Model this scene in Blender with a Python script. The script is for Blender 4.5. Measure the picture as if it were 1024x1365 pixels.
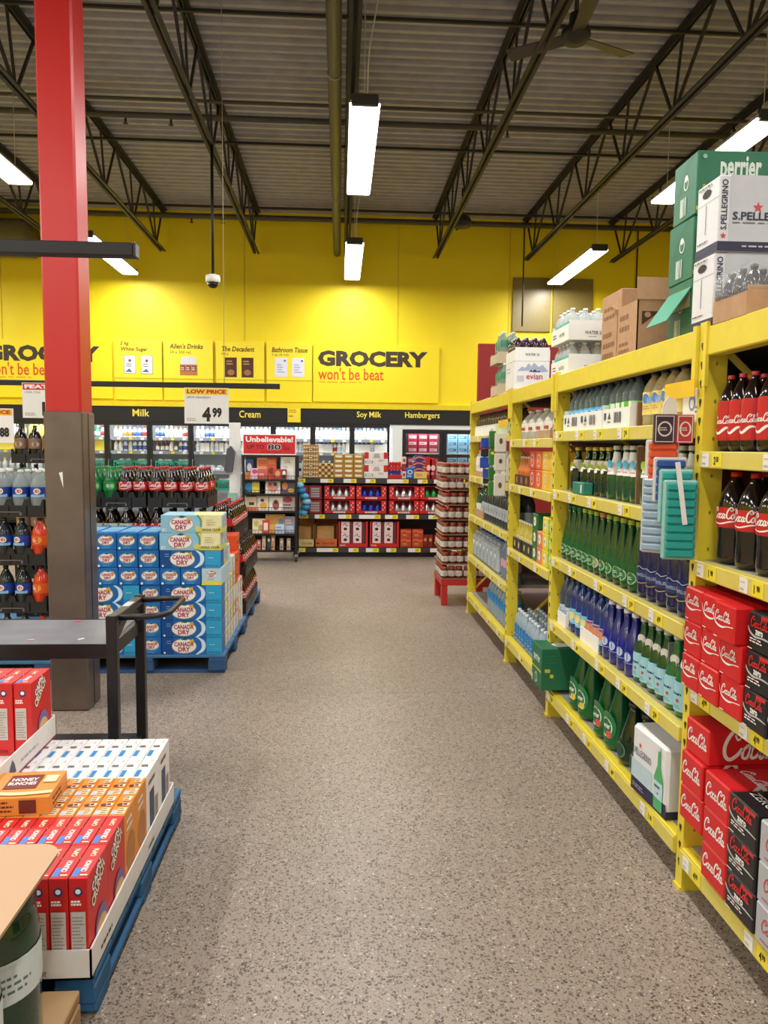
import bpy, bmesh, math, random
from mathutils import Vector, Matrix
random.seed(7)
S = bpy.context.scene
COL = S.collection
for _o in list(bpy.data.objects):
    bpy.data.objects.remove(_o)
R = math.radians

# ------------------------------------------------------------------ camera
yaw, pitch, roll = R(3.416), R(4.965), R(0.6)
fwd = Vector((math.sin(yaw)*math.cos(pitch), math.cos(yaw)*math.cos(pitch), -math.sin(pitch)))
rgt = Vector((math.cos(yaw), -math.sin(yaw), 0))
upv = rgt.cross(fwd)
r2 = rgt*math.cos(roll) + upv*math.sin(roll)
u2 = upv*math.cos(roll) - rgt*math.sin(roll)
cam = bpy.data.cameras.new('camera')
cam.sensor_fit = 'HORIZONTAL'
cam.sensor_width = 36
cam.lens = 1000/1024*36
cam.clip_start = .05
camo = bpy.data.objects.new('camera', cam)
COL.objects.link(camo)
mw = Matrix((r2, u2, -fwd)).transposed().to_4x4()
mw.translation = (0, 0, 1.55)
camo.matrix_world = mw
S.camera = camo

# ------------------------------------------------------------------ view, world, lamps
S.view_settings.view_transform = 'Standard'
S.view_settings.look = 'None'
S.view_settings.gamma = 1
S.view_settings.exposure = 0.0
S.view_settings.use_curve_mapping = False
W = bpy.data.worlds.new('store_air')
S.world = W
W.use_nodes = True
W.node_tree.nodes['Background'].inputs[0].default_value = (.9, .92, 1, 1)
W.node_tree.nodes['Background'].inputs[1].default_value = .05

LAMP_Z = 4.30
LAMP_W = 66
LAMP_ROWS = (-6.9, -3.42, .19, 3.6)
LAMP_Y = ((-5.6, -3.4), (-1.9, .3), (2.15, 4.3), (6.36, 8.5), (10.55, 12.72))
def area(name, loc, sx, sy, watt, col=(1, .98, .95), rot=(0, 0, 0)):
    l = bpy.data.lights.new(name, 'AREA')
    l.shape = 'RECTANGLE'
    l.size, l.size_y, l.energy, l.color = sx, sy, watt, col
    o = bpy.data.objects.new(name, l)
    COL.objects.link(o)
    o.location = loc
    o.rotation_euler = rot
    return o
for _x in LAMP_ROWS:
    for _a, _b in LAMP_Y:
        area('strip_lamp_light', (_x, (_a+_b)/2-(.6 if _x < -6 else 0), LAMP_Z-.012), .2, _b-_a-.06, LAMP_W)

# ------------------------------------------------------------------ materials
_mc = {}
def lin(h):
    out = []
    for i in (0, 2, 4):
        c = int(h[i:i+2], 16)/255
        out.append(c/12.92 if c <= .04045 else ((c+.055)/1.055)**2.4)
    return tuple(out)
def M(h, rough=.5, metal=0., var=.05, sc=18., bump=0., emit=0., trans=0., name=None, spec=.5, coat=0.):
    """one procedural surface: noise-varied colour, optional bump / glow / see-through share"""
    k = (h, rough, metal, var, sc, bump, emit, trans, spec, coat)
    if k in _mc:
        return _mc[k]
    m = bpy.data.materials.new(name or 'surface_'+h)
    m.use_nodes = True
    nt = m.node_tree
    b = nt.nodes['Principled BSDF']
    c = lin(h)
    tc = nt.nodes.new('ShaderNodeTexCoord')
    nz = nt.nodes.new('ShaderNodeTexNoise')
    nz.inputs['Scale'].default_value = sc
    nz.inputs['Detail'].default_value = 2
    nt.links.new(tc.outputs['Object'], nz.inputs['Vector'])
    mr = nt.nodes.new('ShaderNodeMapRange')
    mr.inputs[3].default_value = 1-var*2
    mr.inputs[4].default_value = 1+var*2
    nt.links.new(nz.outputs['Fac'], mr.inputs[0])
    vm = nt.nodes.new('ShaderNodeVectorMath')
    vm.operation = 'SCALE'
    vm.inputs[0].default_value = c
    nt.links.new(mr.outputs[0], vm.inputs['Scale'])
    nt.links.new(vm.outputs[0], b.inputs['Base Color'])
    b.inputs['Roughness'].default_value = rough
    b.inputs['Metallic'].default_value = metal
    b.inputs['Specular IOR Level'].default_value = spec
    if coat:
        b.inputs['Coat Weight'].default_value = coat
        b.inputs['Coat Roughness'].default_value = .05
    if bump:
        bp = nt.nodes.new('ShaderNodeBump')
        bp.inputs['Strength'].default_value = bump
        bp.inputs['Distance'].default_value = .01
        nt.links.new(nz.outputs['Fac'], bp.inputs['Height'])
        nt.links.new(bp.outputs[0], b.inputs['Normal'])
    if emit:
        b.inputs['Emission Color'].default_value = (*c, 1)
        b.inputs['Emission Strength'].default_value = emit
    if trans:
        tr = nt.nodes.new('ShaderNodeBsdfTransparent')
        tr.inputs[0].default_value = (1, 1, 1, 1) if trans > .9 else (*[min(1, .35+x*.65) for x in c], 1)
        mx = nt.nodes.new('ShaderNodeMixShader')
        mx.inputs[0].default_value = trans
        nt.links.new(b.outputs[0], mx.inputs[1])
        nt.links.new(tr.outputs[0], mx.inputs[2])
        nt.links.new(mx.outputs[0], nt.nodes['Material Output'].inputs[0])
    _mc[k] = m
    return m

def terrazzo():
    m = bpy.data.materials.new('polished_terrazzo')
    m.use_nodes = True
    nt = m.node_tree
    N, L = nt.nodes.new, nt.links.new
    b = nt.nodes['Principled BSDF']
    tc = N('ShaderNodeTexCoord')
    wz = N('ShaderNodeTexNoise'); wz.inputs['Scale'].default_value = 75
    L(tc.outputs['Object'], wz.inputs['Vector'])
    ws = N('ShaderNodeVectorMath'); ws.operation = 'SCALE'; ws.inputs['Scale'].default_value = .018
    L(wz.outputs['Color'], ws.inputs[0])
    wa = N('ShaderNodeVectorMath'); wa.operation = 'ADD'
    L(tc.outputs['Object'], wa.inputs[0]); L(ws.outputs[0], wa.inputs[1])
    big = N('ShaderNodeTexNoise'); big.inputs['Scale'].default_value = .9; big.inputs['Detail'].default_value = 4
    L(tc.outputs['Object'], big.inputs['Vector'])
    base = N('ShaderNodeValToRGB')
    base.color_ramp.elements[0].position, base.color_ramp.elements[0].color = .3, (*lin('968879'), 1)
    base.color_ramp.elements[1].position, base.color_ramp.elements[1].color = .7, (*lin('a6978a'), 1)
    L(big.outputs['Fac'], base.inputs[0])
    prev = base.outputs[0]
    for sc, thr, cols in ((98, .46, (('473d36', 0), ('5f5147', .16), ('7a6a5d', .3), ('988a7d', .44), ('988a7d', .8), ('bdb3a8', .93))),
                          (185, .45, (('4c423b', 0), ('6b5d53', .2), ('85766b', .33), ('988a7d', .5), ('988a7d', .85), ('d6d0c6', .97)))):
        v = N('ShaderNodeTexVoronoi'); v.inputs['Scale'].default_value = sc
        L(wa.outputs[0], v.inputs['Vector'])
        sp = N('ShaderNodeSeparateColor'); L(v.outputs['Color'], sp.inputs[0])
        cr = N('ShaderNodeValToRGB'); cr.color_ramp.interpolation = 'CONSTANT'
        e = cr.color_ramp.elements
        e[0].position, e[0].color = cols[0][1], (*lin(cols[0][0]), 1)
        e[1].position, e[1].color = cols[1][1], (*lin(cols[1][0]), 1)
        for h, p in cols[2:]:
            q = e.new(p); q.color = (*lin(h), 1)
        L(sp.outputs[0], cr.inputs[0])
        # chip present when inside the cell's core and the random pick is not 'matrix'
        lt = N('ShaderNodeMath'); lt.operation = 'LESS_THAN'; lt.inputs[1].default_value = thr
        L(v.outputs['Distance'], lt.inputs[0])
        a = N('ShaderNodeMath'); a.operation = 'LESS_THAN'; a.inputs[1].default_value = .42 if sc < 120 else .36
        L(sp.outputs[0], a.inputs[0])
        g = N('ShaderNodeMath'); g.operation = 'GREATER_THAN'; g.inputs[1].default_value = .945 if sc < 120 else .975
        L(sp.outputs[0], g.inputs[0])
        o = N('ShaderNodeMath'); o.operation = 'MAXIMUM'; L(a.outputs[0], o.inputs[0]); L(g.outputs[0], o.inputs[1])
        f = N('ShaderNodeMath'); f.operation = 'MULTIPLY'; L(o.outputs[0], f.inputs[0]); L(lt.outputs[0], f.inputs[1])
        f2 = N('ShaderNodeMath'); f2.operation = 'MULTIPLY'; f2.inputs[1].default_value = .9; L(f.outputs[0], f2.inputs[0])
        mx = N('ShaderNodeMix'); mx.data_type = 'RGBA'
        L(f2.outputs[0], mx.inputs['Factor']); L(prev, mx.inputs['A']); L(cr.outputs[0], mx.inputs['B'])
        prev = mx.outputs['Result']
    L(prev, b.inputs['Base Color'])
    b.inputs['Roughness'].default_value = .42
    b.inputs['Specular IOR Level'].default_value = .45
    return m

# ------------------------------------------------------------------ mesh builder
class MB:
    def __init__(s):
        s.v, s.f, s.m, s.mats, s.sm = [], [], [], [], []
    def mi(s, mat):
        if mat not in s.mats:
            s.mats.append(mat)
        return s.mats.index(mat)
    def add(s, vs, fs, mat, smooth=False):
        o = len(s.v)
        i = s.mi(mat)
        s.v += [tuple(p) for p in vs]
        for f in fs:
            s.f.append([o+k for k in f]); s.m.append(i); s.sm.append(smooth)
        return s
    def box(s, x0, x1, y0, y1, z0, z1, mat, c=0):
        if c <= 0:
            vs = [(x, y, z) for x in (x0, x1) for y in (y0, y1) for z in (z0, z1)]
            return s.add(vs, [(0, 1, 3, 2), (4, 6, 7, 5), (0, 4, 5, 1), (2, 3, 7, 6), (0, 2, 6, 4), (1, 5, 7, 3)], mat)
        lo, hi = (x0, y0, z0), (x1, y1, z1)
        vs, ix = [], {}
        for a in (0, 1):
            for b in (0, 1):
                for d in (0, 1):
                    sg = (a, b, d)
                    for ax in range(3):
                        p = []
                        for k in range(3):
                            e = hi[k] if sg[k] else lo[k]
                            p.append(e if k == ax else (e-c if sg[k] else e+c))
                        ix[(a, b, d, ax)] = len(vs); vs.append(p)
        fs = []
        for ax in range(3):
            o1, o2 = [k for k in range(3) if k != ax]
            for e in (0, 1):
                q = []
                for u, w in ((0, 0), (1, 0), (1, 1), (0, 1)):
                    t = [0, 0, 0]; t[ax] = e; t[o1] = u; t[o2] = w
                    q.append(ix[(*t, ax)])
                fs.append(q)
            for u in (0, 1):
                for w in (0, 1):
                    t0, t1 = [0]*3, [0]*3
                    t0[o1] = t1[o1] = u; t0[o2] = t1[o2] = w; t1[ax] = 1
                    fs.append([ix[(*t0, o1)], ix[(*t1, o1)], ix[(*t1, o2)], ix[(*t0, o2)]])
        for a in (0, 1):
            for b in (0, 1):
                for d in (0, 1):
                    fs.append([ix[(a, b, d, k)] for k in range(3)])
        return s.add(vs, fs, mat)
    def lathe(s, prof, mat, seg=14, cx=0, cy=0, z0=0, smooth=True):
        vs, fs = [], []
        n = len(prof)
        for r, z in prof:
            for k in range(seg):
                a = 2*math.pi*k/seg
                vs.append((cx+r*math.sin(a), cy-r*math.cos(a), z0+z))
        for i in range(n-1):
            for k in range(seg):
                k2 = (k+1) % seg
                fs.append((i*seg+k, i*seg+k2, (i+1)*seg+k2, (i+1)*seg+k))
        s.add(vs, fs, mat, smooth)
        for i in (0, n-1):
            if prof[i][0] > 1e-6:
                o = len(s.v)-n*seg
                s.f.append([o+i*seg+k for k in range(seg)]); s.m.append(s.mi(mat)); s.sm.append(False)
        return s
    def tube(s, pts, r, mat, seg=8, closed=False, smooth=True):
        pts = [Vector(p) for p in pts]
        n = len(pts)
        vs, fs = [], []
        for i, p in enumerate(pts):
            a = pts[i-1] if i else (pts[-1] if closed else pts[0])
            b = pts[i+1] if i < n-1 else (pts[0] if closed else pts[-1])
            t = (b-a).normalized()
            h = Vector((0, 0, 1)) if abs(t.z) < .9 else Vector((1, 0, 0))
            u = t.cross(h).normalized(); w = t.cross(u)
            for k in range(seg):
                q = 2*math.pi*k/seg
                vs.append(p+u*math.cos(q)*r+w*math.sin(q)*r)
        for i in range(n if closed else n-1):
            j = (i+1) % n
            for k in range(seg):
                k2 = (k+1) % seg
                fs.append((i*seg+k, i*seg+k2, j*seg+k2, j*seg+k))
        if not closed:
            fs.append(tuple(range(seg))); fs.append(tuple((n-1)*seg+k for k in range(seg)))
        return s.add(vs, fs, mat, smooth)
    def bar(s, a, b, w, h, mat):
        """square bar from a to b, w across, h the other way"""
        a, b = Vector(a), Vector(b)
        t = (b-a).normalized()
        up = Vector((0, 0, 1)) if abs(t.z) < .95 else Vector((0, 1, 0))
        u = t.cross(up).normalized()*w/2; v = t.cross(u).normalized()*h/2
        vs = [p+x*u+y*v for p in (a, b) for x, y in ((-1, -1), (1, -1), (1, 1), (-1, 1))]
        return s.add(vs, [(0, 1, 2, 3), (4, 7, 6, 5), (0, 4, 5, 1), (1, 5, 6, 2), (2, 6, 7, 3), (3, 7, 4, 0)], mat)
    def prism(s, poly, d0, d1, mat, axis='y'):
        n = len(poly)
        def P(a, b, d):
            return {'y': (a, d, b), 'x': (d, a, b), 'z': (a, b, d)}[axis]
        vs = [P(a, b, d0) for a, b in poly]+[P(a, b, d1) for a, b in poly]
        fs = [tuple(range(n)), tuple(range(2*n-1, n-1, -1))]
        fs += [(i, (i+1) % n, n+(i+1) % n, n+i) for i in range(n)]
        return s.add(vs, fs, mat)
    def dec(s, d, o, u, v):
        o, u, v = Vector(o), Vector(u), Vector(v)
        nn = u.cross(v).normalized()
        for pts, fs, mat, ly in d.items:
            s.add([o+u*a+v*b+nn*(.0007+ly*.0005) for a, b in pts], fs, mat)
        return s
    def wrap(s, d, r, z0):
        """print curved round a bottle of radius r, u = 0 at the front (-y)"""
        for pts, fs, mat, ly in d.items:
            rr = r+.0006+ly*.0004
            s.add([(rr*math.sin(a/r), -rr*math.cos(a/r), z0+b) for a, b in pts], fs, mat)
        return s
    def mesh(s, name, fix=True):
        me = bpy.data.meshes.new(name)
        me.from_pydata(s.v, [], s.f)
        for m in s.mats:
            me.materials.append(m)
        me.polygons.foreach_set('material_index', s.m)
        me.polygons.foreach_set('use_smooth', s.sm)
        if fix:
            bm = bmesh.new(); bm.from_mesh(me)
            bmesh.ops.recalc_face_normals(bm, faces=bm.faces)
            bm.to_mesh(me); bm.free()
        me.update()
        return me

# ------------------------------------------------------------------ flat print
_tc = {}
def glyphs(t, bold=0.):
    k = (t, bold)
    if k not in _tc:
        c = bpy.data.curves.new('lettering', 'FONT')
        c.body = t; c.size = 1; c.resolution_u = 2; c.offset = bold; c.fill_mode = 'FRONT'
        o = bpy.data.objects.new('lettering', c)
        COL.objects.link(o)
        me = bpy.data.meshes.new_from_object(o.evaluated_get(bpy.context.evaluated_depsgraph_get()))
        vs = [(v.co.x, v.co.y) for v in me.vertices]
        fs = [tuple(p.vertices) for p in me.polygons]
        x0 = min(v[0] for v in vs); x1 = max(v[0] for v in vs)
        y0 = min(v[1] for v in vs); y1 = max(v[1] for v in vs)
        _tc[k] = ([(a-x0, b-y0) for a, b in vs], fs, x1-x0, y1-y0)
        bpy.data.objects.remove(o); bpy.data.curves.remove(c); bpy.data.meshes.remove(me)
    return _tc[k]
def spline(p, n=6):
    out = []
    q = [p[0]]+list(p)+[p[-1]]
    for i in range(1, len(q)-2):
        for k in range(n):
            t = k/n
            out.append(tuple(.5*(2*q[i][j]+(q[i+1][j]-q[i-1][j])*t+(2*q[i-1][j]-5*q[i][j]+4*q[i+1][j]-q[i+2][j])*t*t+(3*q[i][j]-q[i-1][j]-3*q[i+1][j]+q[i+2][j])*t**3) for j in range(len(p[0]))))
    out.append(tuple(p[-1]))
    return out
class Dec:
    def __init__(s):
        s.items, s.ly = [], 0
    def _a(s, pts, fs, mat):
        s.items.append((pts, fs, mat, s.ly)); s.ly += 1
        return s
    def rect(s, x0, y0, x1, y1, mat, n=1):
        pts = [(x0+(x1-x0)*i/n, y) for i in range(n+1) for y in (y0, y1)]
        return s._a(pts, [(2*i, 2*i+2, 2*i+3, 2*i+1) for i in range(n)], mat)
    def poly(s, pts, mat):
        return s._a(list(pts), [tuple(range(len(pts)))], mat)
    def ell(s, cx, cy, rx, ry, mat, n=18, ring=None, a0=0, a1=360):
        full = a1-a0 >= 360
        an = [R(a0+(a1-a0)*k/(n if full else n-1)) for k in range(n)]
        o = [(cx+rx*math.cos(a), cy+ry*math.sin(a)) for a in an]
        if ring:
            i = [(cx+(rx-ring)*math.cos(a), cy+(ry-ring)*math.sin(a)) for a in an]
            e = n if full else n-1
            return s._a(o+i, [(k, (k+1) % n, n+(k+1) % n, n+k) for k in range(e)], mat)
        return s._a(o, [tuple(range(n))], mat)
    def text(s, t, x, y, h, mat, al='c', w=None, bold=0., sh=0., sx=1., rot=0):
        """h = height of the lettering's box; w = fit to this width"""
        vs, fs, tw, th = glyphs(t, bold)
        k = h/th
        kx = (w/tw) if w else k*sx
        off = {'c': -tw*kx/2, 'l': 0, 'r': -tw*kx}[al]
        pts = []
        for a, b in vs:
            px, py = off+a*kx+b*k*sh, b*k
            if rot:
                px, py = px*math.cos(R(rot))-py*math.sin(R(rot)), px*math.sin(R(rot))+py*math.cos(R(rot))
            pts.append((x+px, y+py))
        return s._a(pts, fs, mat)
    def stroke(s, pts, w, mat, w1=None, raw=False):
        p = list(pts) if raw else spline(pts)
        n = len(p)
        o = []
        for i, (x, y) in enumerate(p):
            a, b = p[max(0, i-1)], p[min(n-1, i+1)]
            dx, dy = b[0]-a[0], b[1]-a[1]
            l = math.hypot(dx, dy) or 1
            t = i/(n-1)
            ww = w if w1 is None else w1+(w-w1)*math.sin(math.pi*t)
            o += [(x-dy/l*ww/2, y+dx/l*ww/2), (x+dy/l*ww/2, y-dx/l*ww/2)]
        return s._a(o, [(2*i, 2*i+1, 2*i+3, 2*i+2) for i in range(n-1)], mat)
    def bars(s, x0, y0, x1, y1, mat, n=9):
        rs = random.Random(n)
        pts, fs = [], []
        for i in range(n):
            a = x0+(x1-x0)*i/n; b = a+(x1-x0)/n*rs.uniform(.3, .8)
            o = len(pts); pts += [(a, y0), (b, y0), (b, y1), (a, y1)]; fs.append((o, o+1, o+2, o+3))
        return s._a(pts, fs, mat)
    def lines(s, x0, y0, x1, y1, mat, n=3, fill=.45):
        """small unreadable print"""
        rs = random.Random(n*7)
        pts, fs = [], []
        st = (y1-y0)/n
        for i in range(n):
            y = y1-st*(i+.5); x = x0
            end = x0+(x1-x0)*rs.uniform(.6, 1)
            while x < end:
                b = min(end, x+(x1-x0)*rs.uniform(.08, .22))
                o = len(pts); pts += [(x, y-st*fill/2), (b, y-st*fill/2), (b, y+st*fill/2), (x, y+st*fill/2)]
                fs.append((o, o+1, o+2, o+3)); x = b+(x1-x0)*.04
        return s._a(pts, fs, mat)
    SC = [  # flowing cola script, unit strokes (x to 4.3, y to 1.25)
        ([(.95, .78), (.86, 1.0), (.62, 1.1), (.32, .92), (.13, .55), (.2, .2), (.48, .04), (.82, .2), (1.02, .42)], .13),
        ([(.55, .9), (.72, .72), (.9, .88), (.8, 1.1)], .07),
        ([(1.25, .5), (1.08, .36), (1.1, .12), (1.3, .08), (1.42, .3), (1.36, .52), (1.2, .5)], .1),
        ([(1.78, .42), (1.66, .54), (1.5, .36), (1.54, .1), (1.76, .12), (1.9, .3)], .1),
        ([(2.2, .46), (2.02, .52), (1.92, .26), (2.02, .06), (2.18, .2), (2.26, .5), (2.22, .16), (2.34, .1), (2.42, .22)], .1),
        ([(2.4, .36), (2.62, .42)], .1),
        ([(3.26, .84), (3.16, 1.08), (2.92, 1.14), (2.66, .92), (2.54, .55), (2.62, .2), (2.9, .06), (3.2, .28)], .13),
        ([(2.9, .95), (3.06, .8), (3.3, .92), (3.6, 1.1), (3.85, 1.0)], .07),
        ([(3.36, .5), (3.2, .36), (3.22, .12), (3.42, .08), (3.52, .3), (3.46, .52), (3.32, .5)], .1),
        ([(3.6, .3), (3.78, .8), (3.8, 1.02), (3.68, .95), (3.64, .5), (3.68, .1), (3.84, .16)], .09),
        ([(4.14, .46), (3.98, .52), (3.88, .26), (3.98, .06), (4.12, .2), (4.2, .5), (4.16, .16), (4.28, .08), (4.4, .24)], .1)]
    def script(s, x, y, w, mat, upto=None, sy=1.4):
        k = w/4.4
        pts, fs = [], []
        for p, sw in s.SC[:upto]:
            t = Dec().stroke([(x+a*k+b*k*.2, y+b*k*sy) for a, b in p], sw*k*1.4, mat)
            o = len(pts); pts += t.items[0][0]; fs += [tuple(o+i for i in f) for f in t.items[0][1]]
        return s._a(pts, fs, mat)

# ------------------------------------------------------------------ objects
def ob(name, me, parent=None, loc=(0, 0, 0), rz=0., rot=None, kind=None, label=None):
    o = bpy.data.objects.new(name, me)
    COL.objects.link(o)
    o.location = loc
    o.rotation_euler = rot if rot else (0, 0, rz)
    if parent:
        o.parent = parent
    if kind:
        o['kind'] = kind
    if label:
        o['label'] = label
    return o
def thing(name, label, cat, loc=(0, 0, 0), rz=0., group=None, me=None, rot=None):
    o = ob(name, me, None, loc, rz, rot)
    o['label'] = label; o['category'] = cat
    if group:
        o['group'] = group
    return o
def struct(name, me, parent=None, loc=(0, 0, 0)):
    o = ob(name, me, parent, loc)
    if not parent:
        o['kind'] = 'structure'
    return o
class Kit:
    def __init__(s, name, cat, me, parts=(), w=0, d=0, h=0):
        s.name, s.cat, s.me, s.parts, s.w, s.d, s.h = name, cat, me, list(parts), w, d, h
def put(k, loc, label, group=None, rz=0., rot=None, parts=True):
    t = thing(k.name, label, k.cat, loc, rz, group, k.me, rot)
    if parts:
        for pn, pm in k.parts:
            ob(pn, pm, t)
    return t
FACE = {'front': lambda w, d, h: ((-w/2, -d/2, 0), (1, 0, 0), (0, 0, 1)),
        'back': lambda w, d, h: ((w/2, d/2, 0), (-1, 0, 0), (0, 0, 1)),
        'right': lambda w, d, h: ((w/2, -d/2, 0), (0, 1, 0), (0, 0, 1)),
        'left': lambda w, d, h: ((-w/2, d/2, 0), (0, -1, 0), (0, 0, 1)),
        'top': lambda w, d, h: ((-w/2, -d/2, h), (1, 0, 0), (0, 1, 0))}
def carton(name, w, d, h, mat, faces=None, c=.003, cat='carton', pname='printed_design'):
    me = MB().box(-w/2, w/2, -d/2, d/2, 0, h, mat, c).mesh(name)
    parts = []
    if faces:
        b = MB()
        for f, dc in faces.items():
            b.dec(dc, *FACE[f](w, d, h))
        parts.append((pname, b.mesh(pname, False)))
    return Kit(name, cat, me, parts, w, d, h)
PROF = {
    'pet': ([(.0, 0), (.72, 0), (.96, .035), (1, .09), (.96, .3), (1, .38), (1, .6), (.97, .66), (.8, .76), (.5, .86), (.3, .925), (.3, .95)], .34, .945),
    'glass': ([(0, 0), (.9, 0), (1, .025), (1, .46), (.93, .54), (.66, .66), (.44, .77), (.37, .86), (.36, .95)], .44, .925),
    'tear': ([(0, 0), (.8, 0), (1, .05), (1, .2), (.93, .36), (.74, .55), (.5, .74), (.36, .87), (.33, .94)], .42, .925),
    'water': ([(0, 0), (.85, 0), (1, .03), (.97, .12), (1, .2), (.97, .3), (1, .42), (1, .62), (.9, .72), (.55, .84), (.33, .9), (.33, .95)], .4, .935),
    'jug': ([(0, 0), (.92, 0), (1, .03), (1, .55), (.92, .64), (.62, .8), (.36, .88), (.34, .94)], .42, .925),
    'jar': ([(0, 0), (.93, 0), (1, .04), (1, .7), (.93, .8), (.84, .84), (.84, .86)], .95, .82)}
def bottle(name, shape, Rr, H, body, cap, band=None, lab=None, dec=None, seg=14, decs=1, cat='bottle'):
    """lathe body, its cap and a printed band (z0, z1 as shares of the height)"""
    p, cr, cz = PROF[shape]
    me = MB().lathe([(r*Rr, z*H) for r, z in p], body, seg).mesh(name)
    parts = [('cap' if shape != 'jar' else 'lid', MB().lathe([(cr*Rr*.98, cz*H), (cr*Rr, cz*H+.003), (cr*Rr, H-.002), (cr*Rr*.9, H)], cap, 10).mesh('cap'))]
    if band:
        z0, z1 = band[0]*H, band[1]*H
        def rad(z):
            for (ra, za), (rb, zb) in zip(p, p[1:]):
                if za*H <= z <= zb*H and zb > za:
                    return (ra+(rb-ra)*(z/H-za)/(zb-za))*Rr
            return Rr
        n = 4
        b = MB().lathe([(rad(z0+(z1-z0)*i/n)*1.015+.0008, z0+(z1-z0)*i/n) for i in range(n+1)], lab, seg)
        b.f = [f for f in b.f if len(f) == 4]; b.m = b.m[:len(b.f)]; b.sm = b.sm[:len(b.f)]
        if dec:
            for q in range(decs):
                bb = MB().wrap(dec, max(rad(z0), rad(z1))*1.02+.0012, z0)
                a = 2*math.pi*q/decs
                bb.v = [(x*math.cos(a)-y*math.sin(a), x*math.sin(a)+y*math.cos(a), z) for x, y, z in bb.v]
                for m_ in bb.mats:
                    b.mi(m_)
                o = len(b.v)
                b.v += bb.v; b.f += [[o+i for i in f] for f in bb.f]
                b.m += [b.mi(bb.mats[i]) for i in bb.m]; b.sm += bb.sm
        parts.append(('label_band', b.mesh('label_band', False)))
    return Kit(name, cat, me, parts, 2*Rr, 2*Rr, H)
RZ = R(-90)
def shelf(k, Y, z, label, group=None, xf=1.22, row=0, rz=0., gap=0.):
    """stand a thing on the right-hand rack, its face to the aisle"""
    return put(k, (xf+k.d*(row+.5)+gap*row, Y, z), label, group, RZ+rz)
# ================================================================== colours
YEL = M('f2d90f', .55, var=.02, sc=3, name='yellow_wall_paint')
RACKY = M('e4cf3a', .42, var=.05, sc=14, name='yellow_rack_enamel')
BLACK = M('151416', .45, name='black_metal')
HDR = M('1b1819', .7, name='charcoal_header')
STEELD = M('292728', .6, var=.1, name='dark_roof_steel')
DECK = M('a3a1ac', .55, metal=.15, var=.12, sc=6, name='grey_roof_deck')
WHITE = M('f2f2f0', .45, var=.02, name='white_card')
OFFW = M('d9d6d0', .5, var=.04)
RED = M('c8201f', .45, var=.04)
INK = M('1f1a1b', .6)
SIGNR = M('cf1f2b', .5, var=.02)
KRAFT = M('b78f6c', .75, var=.08, sc=30)
KRAFTD = M('8a6647', .8, var=.08)
CLEARP = M('dfe6e6', .12, trans=.62, var=.02, name='clear_film')
YTAG = M('f0dc2a', .5, var=.02)
WTAG = M('eceae6', .5, var=.02)
TINY = M('6f6a66', .6)

# ================================================================== floor
fl = struct('floor', MB().box(-8, 7, -6, 14, -.06, -.012, M('6f645b', .8)).mesh('floor'))
TZ = terrazzo()
xs, ys = (-8, -3.6, 3.6, 7), (-6, -1.2, 4.62, 9.2, 14)
for i in range(3):
    for j in range(4):
        x0, x1, y0, y1 = xs[i]+.001, xs[i+1]-.001, ys[j]+.001, ys[j+1]-.001
        ob('floor_slab', MB().box(x0, x1, y0, y1, -.02, 0, TZ).mesh('floor_slab'), fl)

# ================================================================== walls
wb = MB()
wb.box(-8, 7, 13.06, 13.2, 2.0, 5.7, YEL)
wb.box(2.72, 7, 13.06, 13.2, 0, 2.02, YEL)
wall = struct('wall_back', wb.mesh('wall_back'))
for x in (-5.62, -1.62, .98, 2.9, 5.1):       # sheet seams
    ob('wall_seam', MB().box(x-.004, x+.004, 13.052, 13.062, 2.3, 5.45, M('cdb40d', .6)).mesh('wall_seam'), wall)
struct('wall_left', MB().box(-8.12, -8, -6, 14, 0, 5.7, M('d8c63a', .6)).mesh('wall_left'))
struct('wall_right', MB().box(7, 7.12, -6, 14, 0, 5.7, M('d8c63a', .6)).mesh('wall_right'))
struct('wall_front', MB().box(-8, 7, -6.12, -6, 0, 5.7, M('cfcabf', .6)).mesh('wall_front'))
# ledge band above the cooler header
struct('trim_1', MB().box(-8, 2.72, 12.96, 13.06, 2.19, 2.27, M('e6cf12', .5)).mesh('trim_1'))
# grey translucent panels high on the wall
for x0, x1 in ((2.96, 3.63), (3.66, 4.36)):
    thing('wall_panel', 'olive brown flat panel high on yellow wall, %s of the pair' % ('left' if x0 < 3.2 else 'right'), 'panel', group='flat panels high on the wall',
          me=MB().box(x0, x1, 13.02, 13.06, 3.56, 4.47, M('83733d', .35), .006).mesh('wall_panel'))
thing('red_board', 'tall red end board standing beyond the far end of the yellow rack', 'board',
      me=MB().box(1.5, 2.95, 8.2, 8.26, 0, 2.68, M('97201e', .5), .006).mesh('red_board'))

# ================================================================== roof deck (real flutes)
pitch_ = .152
prof = []
y = -6.
while y < 13.06:
    prof += [(y, 5.44), (y+.05, 5.44), (y+.068, 5.485), (y+.134, 5.485)]
    y += pitch_
vs = [(x, a, b) for a, b in prof for x in (-8, 7)]
ceil = struct('ceiling', MB().add(vs, [(2*i, 2*i+1, 2*i+3, 2*i+2) for i in range(len(prof)-1)], DECK).mesh('ceiling', False))
struct('trim_2', MB().box(-8, 7, -6, 13.2, 5.62, 5.7, M('3d3936', .8)).mesh('trim_2'))   # roof board over the deck
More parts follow.
